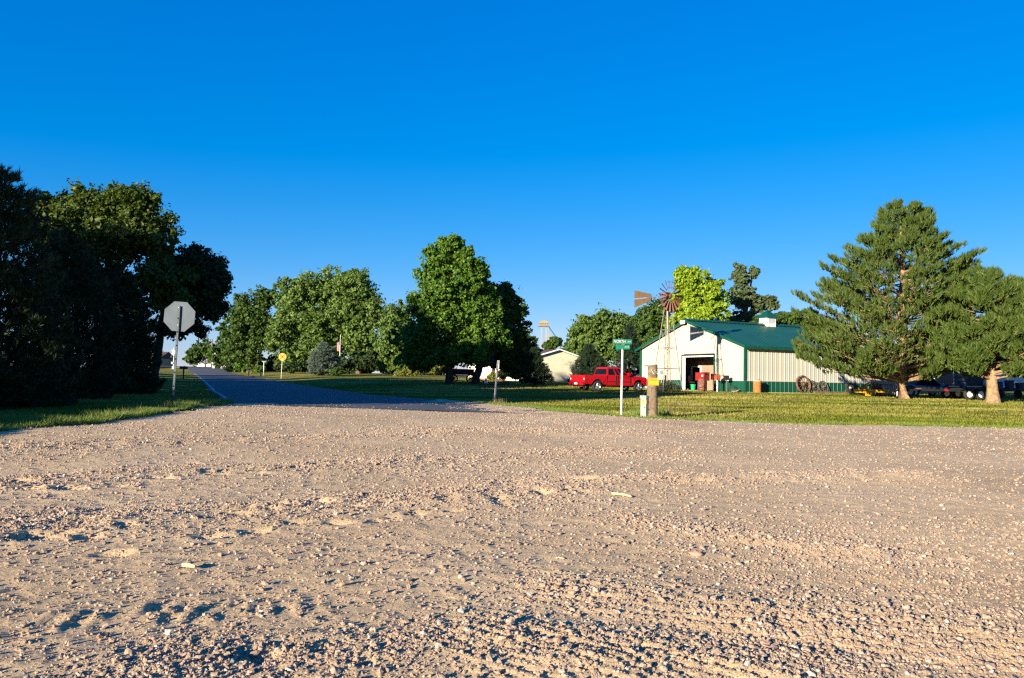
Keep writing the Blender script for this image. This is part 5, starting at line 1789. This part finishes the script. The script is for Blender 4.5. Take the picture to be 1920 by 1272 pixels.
PED = mat('pale_green_enclosure', (.27, .33, .27), .5, 0, .06, 4)
t = thing('cable_pedestal', 'pale green cable pedestal box with an orange label', 'utility box', gp(1209, 24.9), R(48))
hz_ = at(1209, 742, 24.9).z - t.location.z
MB().bbox(-.1, .1, -.1, .1, -.1, hz_ - .02).build('body', PED, t)
MB().bbox(-.115, .115, -.115, .115, hz_ - .09, hz_).build('cap', PED, t)
MB().bbox(-.108, -.1005, -.07, .07, .02, hz_ - .1).build('front_cover', PED, t)
MB().bbox(-.11, -.1085, -.035, .035, hz_ - .28, hz_ - .13).bbox(-.09, -.03, -.1085, -.1005, hz_ - .27, hz_ - .13).build('orange_label', mat('label_orange', (.85, .35, .02), .5), t)
MB().tube([(-.13, -.05, .33), (-.06, -.125, .3), (.03, -.125, .27), (.125, -.06, .26), (.125, .1, .3)], .012, 5).build('strap', mat('strap_teal', (.05, .12, .12), .6), t)

def round_sign():
    t = thing('crossing_ahead_sign', 'round yellow railway crossing warning sign with a black X', 'road sign', gp(527, 95), 0)
    c = at(529.5, 669.5, 95) - t.location
    MB().tube([(0, 0, -.2), (c.x, 0.05, c.z + .4)], .04, 6).build('post', GREY, t)
    MB().lathe([(.0, 0), (.46, 0), (.46, .01), (0, .01)], 28, (c.x, 0, c.z), 'Y').build('yellow_disc', mat('disc_yellow', (.72, .34, .01), .45), t)
    for s in (1, -1):
        MB().box((c.x, -.006, c.z), (.84, .006, .085), 0, 0, R(45 * s)).build('cross_bar', BLACK, t)
    for s in (-1, 1):
        text('lettering', 'R', .26, BLACK, t, (c.x + s * .26, -.006, c.z), (R(90), 0, 0))
    return t
round_sign()
def small_blade_sign(px, pyt, D, label):
    t = thing('street_sign', label, 'street sign', gp(px, D), 0)
    tp = at(px + .5, pyt, D) - t.location
    MB().tube([(0, 0, -.2), (0, 0, tp.z)], .05, 6).build('pole', mat('white_pole', (.72, .71, .69), .4), t)
    MB().box((0, 0, tp.z + .06), (.62, .012, .16), R(-15)).build('upper_blade', SG, t)
    MB().box((0, 0, tp.z + .22), (.5, .012, .16), R(60)).build('cross_blade', SG, t)
small_blade_sign(494, 679, 112, 'distant street name post with green blades by the elm')
t = thing('fence_post', 'grey wooden post beside the distant street name sign', 'post', gp(489, 114), 0)
MB().tube([(0, 0, -.1), (0, 0, 1.35)], [.09, .08], 8).lathe([(.09, 1.35), (0, 1.42)], 8).build('post', POSTW, t)

def mailbox(px, D, label, rz):
    t = thing('mailbox', label, 'mailbox', gp(px, D), rz)
    MB().bar((0, 0, -.1), (0, 0, 1.05), .1).build('post', BLACK, t)
    n_ = 8
    poly = [(-.13, 0), (.13, 0), (.13, .16)] + [(.13 * math.cos(a), .16 + .13 * math.sin(a)) for a in np.linspace(0, math.pi, n_)][1:] + [(-.13, .16)]
    MB().prism(poly[:-1], lambda a, b, s: (s, a, 1.05 + b), -.36, .36).build('box', BLACK, t)
    MB().box((.1, -.15, 1.32), (.06, .015, .16)).build('flag', RED, t)
mailbox(343.5, 78, 'dark mailbox on a post beside the road edge', R(5))
mailbox(466, 118, 'low dark mailbox on the far side of the road by the brush', R(10))

def crossing_signal(px, D, label, facing=1):
    t = thing('crossing_signal', label, 'signal', gp(px, D), R(8))
    SV = mat('silver_paint', (.62, .62, .62), .4, .3)
    MB().tube([(0, 0, -.1), (0, 0, 4.5)], .09, 8).build('mast', SV, t)
    MB().box((0, 0, .3), (.5, .5, .6)).build('base', SV, t)
    for s in (1, -1):
        MB().box((0, -.12, 3.7), (1.25, .03, .23), 0, 0, R(45 * s)).build('crossbuck', WHITE, t)
        MB().lathe([(.0, 0), (.3, 0), (.3, .03), (0, .03)], 18, (.42 * s, -.14, 2.75), 'Y').build('light_backing', BLACK if facing else WHITE, t)
        MB().tube([(.42 * s, -.15, 2.75), (.42 * s, -.4, 2.75)], .12, 10).build('lamp_hood', BLACK, t)
    MB().box((0, 0, 2.75), (1.1, .06, .06)).build('lamp_arm', SV, t)
    MB().tube([(0, 0, 4.5), (0, 0, 4.75)], [.16, .05], 8).build('bell', SV, t)
    MB().box((-.3, -.1, 1.35), (.3, .25, .45)).build('gate_motor', SV, t)
crossing_signal(400.5, 184, 'white railway crossbuck signal on the right of the far road')
crossing_signal(325, 172, 'white railway crossing signal half hidden behind the stop sign post')
t = thing('utility_pole', 'brown wooden utility pole behind the crossing signal', 'pole', gp(396, 215), 0)
MB().tube([(0, 0, -.2), (0, 0, 8.2)], [.2, .14], 8).build('pole', POSTW, t)
MB().box((0, 0, 7.7), (2.2, .12, .14), R(-20)).build('cross_arm', POSTW, t)
for x_ in (-.9, -.3, .9):
    MB().lathe([(.05, 0), (.06, .08), (.02, .16), (0, .16)], 8, (x_ * math.cos(R(20)), -x_ * math.sin(R(20)), 7.78)).build('insulator', WHITE, t)

# flag
t = thing('flagpole', 'white flagpole flying a limp striped flag', 'flagpole', gp(636, 125), 0)
fh = at(637, 629, 125).z - t.location.z
MB().tube([(0, 0, -.1), (.02, 0, fh)], [.055, .035], 8).build('pole', mat('white_pole', (.72, .71, .69), .4), t)
MB().lathe([(0, fh), (.08, fh + .06), (0, fh + .14)], 10).build('finial', mat('gold_paint', (.6, .42, .1), .4), t)
FR = mat('flag_red', (.5, .03, .03), .8)
FWh = mat('flag_white', (.75, .73, .7), .8)
FB = mat('flag_blue', (.03, .05, .2), .8)
f1z = at(636, 640, 125).z - t.location.z
f0z = at(636, 660, 125).z - t.location.z
n_ = 9
for k in range(n_):
    x0, x1 = -.04 - .055 * k, -.04 - .055 * (k + 1)
    w_ = .08 * math.sin(k * 1.2)
    w2 = .08 * math.sin((k + 1) * 1.2)
    za, zb = f1z - .04 * k, f0z + .03 * k
    mb = MB().add([(x0, w_, zb), (x1, w2, zb + .03), (x1, w2, za - .04), (x0, w_, za)], [(0, 1, 2, 3)])
    fo = mb.build('flag_stripe', FR if k % 2 == 0 else FWh, t)
MB().add([(-.05, -.02, f1z - .55), (-.3, .06, f1z - .6), (-.3, .06, f1z - .16), (-.05, -.02, f1z - .02)], [(0, 1, 2, 3)]).build('flag_canton', FB, t)

# ================================================================== HOUSE
HA = R(25)
HC = gp(990, 88)
HZ0 = HC.z - .05
house = thing('house', 'beige one-storey house with a white porch and brown shingle roof', 'house', (HC.x, HC.y, HZ0), HA)
BEIGE = mat('beige_siding', (.60, .54, .38), .6, 0, .06, 1.2)
SHING = mat('brown_shingle', (.10, .062, .05), .9, 0, .25, 10, .4, 30)
HW, HL, HE, HR = 7.6, 18.2, 2.62, 3.72
hy = HW / 2
fx = lambda a, b, q: (a, q, b)
MB().prism([(0, -.3), (HW, -.3), (HW, HE), (hy, HR), (0, HE)], fx, 0, .15).build('gable_wall', BEIGE, house)
MB().prism([(0, -.3), (HW, -.3), (HW, HE), (hy, HR), (0, HE)], fx, HL - .15, HL).build('end_wall', BEIGE, house)
FRW = mat('white_siding', (.72, .66, .58), .6, 0, .05, 1.5)
MB().bbox(0, .15, .151, HL - .151, -.3, HE).build('front_wall', FRW, house)
MB().bbox(HW - .15, HW, .151, HL - .151, -.3, HE).build('back_wall', BEIGE, house)
hsl = (HR - HE) / hy
hr = MB()
for s in (0, 1):
    xe, xr = (-.4, hy) if s == 0 else (HW + .4, hy)
    a = [(xe, -.35, HE - hsl * .4 + .1), (xe, HL + .35, HE - hsl * .4 + .1), (xr, HL + .35, HR + .1), (xr, -.35, HR + .1)]
    b = [(p[0], p[1], p[2] - .06) for p in a]
    hr.add(a + b, [(0, 1, 2, 3), (7, 6, 5, 4), (0, 4, 5, 1), (3, 7, 4, 0), (1, 5, 6, 2)])
hro = hr.build('roof', SHING, house)
fa = MB()
for s in (0, 1):
    xe = -.42 if s == 0 else HW + .42
    a, b = Vector((xe, -.37, HE - hsl * .42 - .02)), Vector((hy, -.37, HR - .01))
    h = Vector((0, 0, .15))
    d = Vector((0, .03, 0))
    fa.add([a, b, b + h, a + h, a + d, b + d, b + h + d, a + h + d], [(0, 1, 2, 3), (7, 6, 5, 4), (0, 4, 5, 1), (3, 2, 6, 7)])
fa.bbox(-.45, -.41, -.36, HL + .36, HE - hsl * .42 - .04, HE - hsl * .42 + .14)
fa.build('fascia', WHITE, hro)
MB().bbox(-.02, HW + .02, -.02, .0, -.3, .12).build('skirting', mat('brick_skirt', (.25, .11, .07), .9), house)
def hwin(y0, y1, z0, z1):
    w = MB().bbox(-.06, -.001, y0 - .08, y1 + .08, z0 - .08, z0).bbox(-.06, -.001, y0 - .08, y1 + .08, z1, z1 + .08).bbox(-.06, -.001, y0 - .08, y0, z0, z1).bbox(-.06, -.001, y1, y1 + .08, z0, z1).bbox(-.055, -.001, y0, y1, (z0 + z1) / 2 - .03, (z0 + z1) / 2 + .03).build('window', WHITE, house)
    MB().bbox(-.03, -.002, y0 + .002, y1 - .002, z0 + .002, (z0 + z1) / 2 - .031).build('pane', GLASS, w)
    MB().bbox(-.03, -.002, y0 + .002, y1 - .002, (z0 + z1) / 2 + .031, z1 - .002).build('pane', GLASS, w)
    for a, b in ((y0 - .42, y0 - .1), (y1 + .1, y1 + .42)):
        MB().bbox(-.05, -.001, a, b, z0 - .06, z1 + .06).build('shutter', mat('dark_shutter', (.07, .03, .03), .7), house)
hwin(2.2, 3.3, .7, 2.2)
hwin(5.2, 6.0, 1.0, 2.1)
hwin(13.8, 15.0, .9, 2.1)
dr = MB().bbox(-.05, -.001, 9.2, 10.15, .25, 2.25).build('front_door', mat('dark_door', (.07, .05, .045), .5), house)
MB().bbox(-.09, -.051, 9.28, 9.34, 1.15, 1.25).build('door_knob', CHROME, dr)
pd = MB().bbox(-2.2, -.01, 6.2, 12.6, -.3, .28).build('porch_deck', mat('porch_brick', (.30, .13, .075), .9, 0, .2, 5), house)
for k in range(27):
    y_ = 6.3 + k * .24
    MB().bbox(-2.15, -2.11, y_ - .015, y_ + .015, .28, 1.12).build('baluster', WHITE, pd)
MB().bbox(-2.17, -2.09, 6.25, 12.55, 1.121, 1.19).build('hand_rail', WHITE, pd)
for y_ in (6.25, 9.4, 12.55):
    MB().bbox(-2.2, -2.08, y_ - .06, y_ + .06, .281, 2.35).build('porch_post', WHITE, pd)
pr_ = MB().add([(-2.5, 6, 2.36), (-2.5, 12.8, 2.36), (-.05, 12.8, 2.62), (-.05, 6, 2.62), (-2.5, 6, 2.46), (-2.5, 12.8, 2.46), (-.05, 12.8, 2.72), (-.05, 6, 2.72)], [(3, 2, 1, 0), (4, 5, 6, 7), (0, 1, 5, 4), (0, 4, 7, 3), (1, 2, 6, 5)]).build('porch_roof', SHING, house)
mb = MB().tube([(hy + 1, 7, HR - .3), (hy + 1, 7, HR + .5)], .08, 8).build('vent_pipe', WHITE, hro)

# ---- farm wagon, cone and red frame under the maple
t = thing('farm_wagon', 'dark farm wagon parked between the maple and walnut trunks', 'wagon', gp(866, 74), R(6))
MB().bbox(-1.1, 1.1, -.6, .6, .75, .85).bbox(-1.1, 1.1, -.64, -.58, .85, 1.3).bbox(-1.1, 1.1, .58, .64, .85, 1.3).build('box', BLACK, t)
for x_ in (-.8, .8):
    for s in (-.68, .68):
        w = MB().lathe([(.4, -.05), (.4, .05), (.33, .05), (.33, -.05)], 20, (x_, s, .4), 'Y', True).build('wheel', BLACK, t)
        for k in range(5):
            a = math.pi * k / 5
            MB().bar((x_ - .35 * math.cos(a), s, .4 - .35 * math.sin(a)), (x_ + .35 * math.cos(a), s, .4 + .35 * math.sin(a)), .03).build('spoke', BLACK, w)
MB().bar((1.1, 0, .6), (2.1, 0, .15), .07).build('tongue', BLACK, t)
t = thing('traffic_cone', 'small traffic cone by the red frame on the shaded lawn', 'cone', gp(911, 63.5), 0)
MB().lathe([(.19, .03), (.03, .72), (0, .72)], 14).build('cone', mat('cone_orange', (.6, .12, .03), .6), t)
MB().bbox(-.2, .2, -.2, .2, 0, .035).build('base', BLACK, t)
MB().lathe([(.135, .28), (.095, .44)], 14).build('white_band', WHITE, t)
t = thing('harrow_frame', 'low rusty red harrow frame lying on the shaded lawn', 'implement', gp(924, 63), R(4))
HRD = mat('faded_red', (.22, .04, .03), .8, 0, .25, 6)
for y_ in (-.5, 0, .5):
    MB().bar((-1.1, y_, .22), (1.3, y_, .22), .08).build('beam', HRD, t)
for x_ in (-1., -.2, .6, 1.2):
    MB().bar((x_, -.55, .24), (x_, .55, .24), .06).build('cross_beam', HRD, t)
    for y_ in (-.5, 0, .5):
        MB().tube([(x_ + .05, y_, .2), (x_ + .05, y_, -.03)], [.025, .01], 5).build('tine', RUST, t)
MB().box((1.05, 0, .38), (.5, .4, .22)).build('seat_pan', HRD, t)

# ================================================================== RIGHT-HAND VEHICLES
t = thing('utility_trailer', 'black tandem-axle utility trailer with white rims behind the pines', 'trailer', gp(1795, 53.5), R(5))
DKS = mat('black_steel', (.02, .02, .022), .45, .2, .15, 6)
MB().bbox(-3.2, 2.2, -.95, .95, .62, .72).build('deck', mat('deck_plank', (.13, .095, .065), .9, 0, .2, 6), t)
for s in (-1, 1):
    MB().bbox(-3.2, 2.2, s * .96, s * 1.03, .52, .76).build('side_beam', DKS, t)
    MB().prism([(-.55, .62), (-.35, .9), (-.1, .98), (.42, .98), (.7, .98), (.98, .98), (1.2, .9), (1.4, .62), (1.3, .62), (1.12, .85), (.9, .92), (-.05, .92), (-.28, .85), (-.45, .62)], lambda a, b, q: (a, q, b), s * 1.04, s * 1.3).build('fender', DKS, t)
    for x_ in (0, .82):
        w = MB().lathe([(.21, -.1), (.31, -.11), (.36, -.08), (.36, .08), (.31, .11), (.21, .1)], 24, (x_, s * 1.17, .36), 'Y', True).build('wheel', RUBBER, t, True)
        MB().lathe([(.0, s * .06), (.08, s * .09), (.12, s * .05), (.21, s * .085), (.21, -s * .05), (0, -s * .05)], 20, (x_, s * 1.17, .36), 'Y').build('rim', WHITE, w)
for s in (-.6, .6):
    MB().bar((-3.2, s, .58), (-4.4, 0, .5), .09).build('tongue', DKS, t)
MB().bar((-4.3, 0, .0), (-4.3, 0, .75), .07).build('jack', GREY, t)
MB().bbox(-1.6, -1.35, -1.06, -1.031, .56, .68).build('marker_light', mat('red_lens', (.45, .01, .01), .2), t)
BLU = mat('dark_blue_paint', (.012, .03, .11), .3, 0, .05, 3, coat=.5)
cx_ = gp(1732, 60)
t = thing('blue_car', 'low dark blue car parked behind the pine trunk', 'car', cx_, R(12))
def carfn(w):
    return lambda a, b, q: (a, q * (w - (.18 if b > .85 else 0)), b)
MB().prism([(-2.1, .3), (-1.75, .28)] + [(-1.35 + .34 * math.cos(a), .3 + .34 * math.sin(a)) for a in np.linspace(math.pi, 0, 8)] + [(1.0 - .34 * math.cos(a) + .34, .3 + .34 * math.sin(a)) for a in np.linspace(0, math.pi, 8)] + [(2.1, .32), (2.15, .6), (1.9, .78), (.95, .86), (-1.3, .88), (-2.05, .82)], carfn(.84), -1, 1).build('body', BLU, t)
MB().prism([(-1.35, .87), (.95, .86), (.3, 1.34), (-.8, 1.36)], lambda a, b, q: (a, q * (.78 - .2 * (b - .86)), b), -1, 1).build('cabin', GLASS, t)
MB().prism([(.28, 1.345), (-.78, 1.365), (-.72, 1.40), (.2, 1.38)], lambda a, b, q: (a, q * .66, b), -1, 1).build('roof', BLU, t)
for s in (-1, 1):
    MB().bar((.92, s * .77, .88), (.3, s * .69, 1.35), .05).build('pillar', mat('pale_blue_trim', (.25, .32, .45), .4), t)
    for x_ in (-1.35, 1.34):
        w = MB().lathe([(.18, -.09), (.3, -.09), (.3, .09), (.18, .09)], 20, (x_, s * .72, .3), 'Y', True).build('wheel', RUBBER, t)
        MB().lathe([(.0, s * .05), (.18, s * .06), (.18, -.05 * s), (0, -.05 * s)], 16, (x_, s * .72, .3), 'Y').build('rim', GREY, w)
# old tractor front wheel and hub left of the car, behind the pine trunk
t = thing('implement_wheel', 'dark implement wheel half hidden by the pine trunk', 'wheel', gp(1706, 58), R(12))
MB().lathe([(.28, -.07), (.42, -.07), (.42, .07), (.28, .07)], 22, (0, 0, .42), 'Y', True).build('tyre', RUBBER, t)
MB().lathe([(.0, -.06), (.08, -.06), (.09, -.02), (.28, -.03), (.28, .03), (0, .03)], 18, (0, 0, .42), 'Y').build('rim', GREY, t)
# enclosed trailer, dark blue-grey horizontal siding
t = thing('enclosed_trailer', 'dark blue-grey sided box trailer behind the utility trailer', 'trailer', gp(1808, 63), R(4))
BG_ = mat('slate_siding', (.045, .07, .10), .5, 0, .08, 1.2)
mb = MB()
for k in range(11):
    z = .42 + k * .19
    mb.bbox(-1.55, 1.65, -1.0 - (.012 if k % 2 else 0), 1.0, z, z + .186)
mb.build('side_panels', BG_, t)
MB().bbox(-1.6, 1.7, -1.02, 1.02, 2.51, 2.58).build('roof', BG_, t)
MB().tube([(-1.56, -1.03, .5), (-1.56, -1.03, 2.2), (-1.4, -1.03, 2.45)], .04, 6).build('corner_trim', GREY, t)
for x_ in (-.3, .5):
    w = MB().lathe([(.18, -.09), (.33, -.09), (.33, .09), (.18, .09)], 18, (x_, -.95, .33), 'Y', True).build('wheel', RUBBER, t)
    MB().lathe([(0, -.07), (.18, -.07), (.18, .03), (0, .03)], 14, (x_, -.95, .33), 'Y').build('rim', GREY, w)
t = thing('propane_bottle', 'white gas bottle hanging on the end of the box trailer', 'gas bottle', (gp(1847, 62.0) + Vector((0, 0, .85))), 0)
MB().lathe([(.1, 0), (.14, .06), (.14, .4), (.08, .5), (.04, .52), (.04, .58), (0, .58)], 14).build('bottle', WHITE, t, True)
MB().lathe([(.07, .56), (.07, .62), (.055, .62), (.055, .56)], 10, closed=True).build('collar', WHITE, t)
MB().bar((0, 0, -.85), (0, 0, 0), .05).build('stand', DKS, t)
# white camper at the right edge
t = thing('white_camper', 'white camper body behind the broad low pine', 'camper', gp(1925, 66), R(6))
MB().prism([(-2.6, .75), (2.6, .75), (2.6, 2.7), (-1.7, 2.7), (-2.6, 2.2)], lambda a, b, q: (a, q, b), -1.1, 1.1).build('body', WHITE, t)
MB().bbox(-2.4, 2.5, -1.112, -1.101, 1.0, 1.12).build('stripe', BLU, t)
MB().bbox(-1.2, .1, -1.115, -1.101, 1.55, 2.2).build('side_window', GLASS, t)
MB().bbox(-2.2, 2.4, -.9, .9, .45, .75).build('chassis', BLACK, t)
for x_ in (.2, 1.1):
    w = MB().lathe([(.18, -.1), (.36, -.1), (.36, .1), (.18, .1)], 18, (x_, -.98, .36), 'Y', True).build('wheel', RUBBER, t)
    MB().lathe([(0, -.07), (.18, -.07), (.18, .03), (0, .03)], 14, (x_, -.98, .36), 'Y').build('rim', GREY, w)
t = thing('flatbed_wagon', 'dark low wagon with blue tubs beyond the broad pine', 'wagon', gp(1893, 60), R(3))
MB().bbox(-1.5, 1.5, -.7, .7, .6, .7).build('deck', BLACK, t)
for x_ in (-1.1, 1.1):
    for s in (-.6, .6):
        MB().lathe([(0, -.08), (.3, -.08), (.3, .08), (0, .08)], 16, (x_, s, .3), 'Y').build('wheel', RUBBER, t)
for x_, h in ((-.9, .5), (0, .62), (.85, .45)):
    MB().lathe([(.3, .705), (.34, .705 + h), (.36, .72 + h), (.3, .72 + h), (.26, .74), (0, .74)], 14, (x_, 0, 0)).build('tub', mat('blue_tub', (.02, .07, .2), .5), t)
# background house beyond the trailers (pale wall and windows in the gap)
t = thing('far_house', 'low pale house glimpsed between the pine trunks', 'house', gp(1745, 110), R(8))
MB().bbox(-8, 9, -3, 3, -.4, 2.5).build('wall', mat('pale_blue_siding', (.30, .36, .42), .6), t)
MB().prism([(-3.4, 2.5), (3.4, 2.5), (0, 4.0)], lambda a, b, q: (q, a, b), -8.3, 9.3).build('roof', SHING, t)
for x_ in (-5, -1, 3):
    w = MB().bbox(x_ - .7, x_ + .7, -3.05, -3.001, .8, 2.0).build('window', WHITE, t)
    MB().bbox(x_ - .6, x_ + .6, -3.07, -3.051, .9, 1.9).build('pane', GLASS, w)
# white house left, glimpsed under the cedars
t = thing('far_house', 'pale house glimpsed behind the left crossing signal', 'house', gp(285, 190), R(-10))
MB().bbox(-5, 4, -3, 3, -.4, 2.6).build('wall', mat('cream_siding', (.3, .25, .17), .6), t)
MB().prism([(-3.4, 2.6), (3.4, 2.6), (0, 4.2)], lambda a, b, q: (q, a, b), -5.3, 4.3).build('roof', SHING, t)
MB().bbox(1, 2.2, -3.05, -3.001, .8, 2.).build('window', GLASS, t)
t = thing('far_shed', 'white shed just visible beyond the railway crossing', 'shed', gp(412, 240), R(10))
MB().bbox(-6, 9, -3, 3, -.4, 1.9).build('wall', WHITE, t)
MB().prism([(-3.2, 1.9), (3.2, 1.9), (0, 3.0)], lambda a, b, q: (q, a, b), -6.2, 9.2).build('roof', mat('grey_roof', (.25, .25, .26), .6), t)

# ================================================================== GRAIN ELEVATOR
GE = gp(1018, 300)
ge = thing('grain_elevator', 'tall grain elevator leg with a yellow head far behind the house', 'elevator', GE, 0)
eh = at(1018, 612, 300).z - GE.z
SILV = mat('silver_steel', (.26, .26, .26), .6, .2)
for x_ in (-.9, .9):
    MB().bbox(x_ - .3, x_ + .3, -.4, .4, 0, eh).build('leg_trunk', SILV, ge)
MB().bbox(.95 + .6, .95 + .9, -.3, .3, 0, eh - .5).build('ladder_cage', SILV, ge)
MB().prism([(-1.9, 0), (1.9, 0), (1.6, 1.2), (.6, 1.7), (-.6, 1.7), (-1.6, 1.2)], lambda a, b, q: (a, q, eh + .4 + b), -.8, .8).build('head', mat('yellow_head', (.32, .22, .08), .6), ge)
MB().bbox(-2.4, 1.9, -1.3, 1.3, eh - .1, eh + .1).build('platform', SILV, ge)
for x_ in np.linspace(-2.3, 1.8, 6):
    MB().bar((x_, -1.25, eh + .1), (x_, -1.25, eh + 1.1), .08).build('railing_post', SILV, ge)
MB().bar((-2.4, -1.25, eh + 1.1), (1.9, -1.25, eh + 1.1), .08).build('railing', SILV, ge)
MB().bbox(1.2, 2.6, -.4, .4, eh - 4.2, eh - 3.4).build('distributor', mat('yellow_head', (.32, .22, .08), .6), ge)
MB().tube([(1.8, 0, eh), (6.5, 0, eh - 6.5), (9.5, 0, eh - 10)], .2, 6).build('spout', mat('dark_spout', (.06, .06, .06), .6), ge)
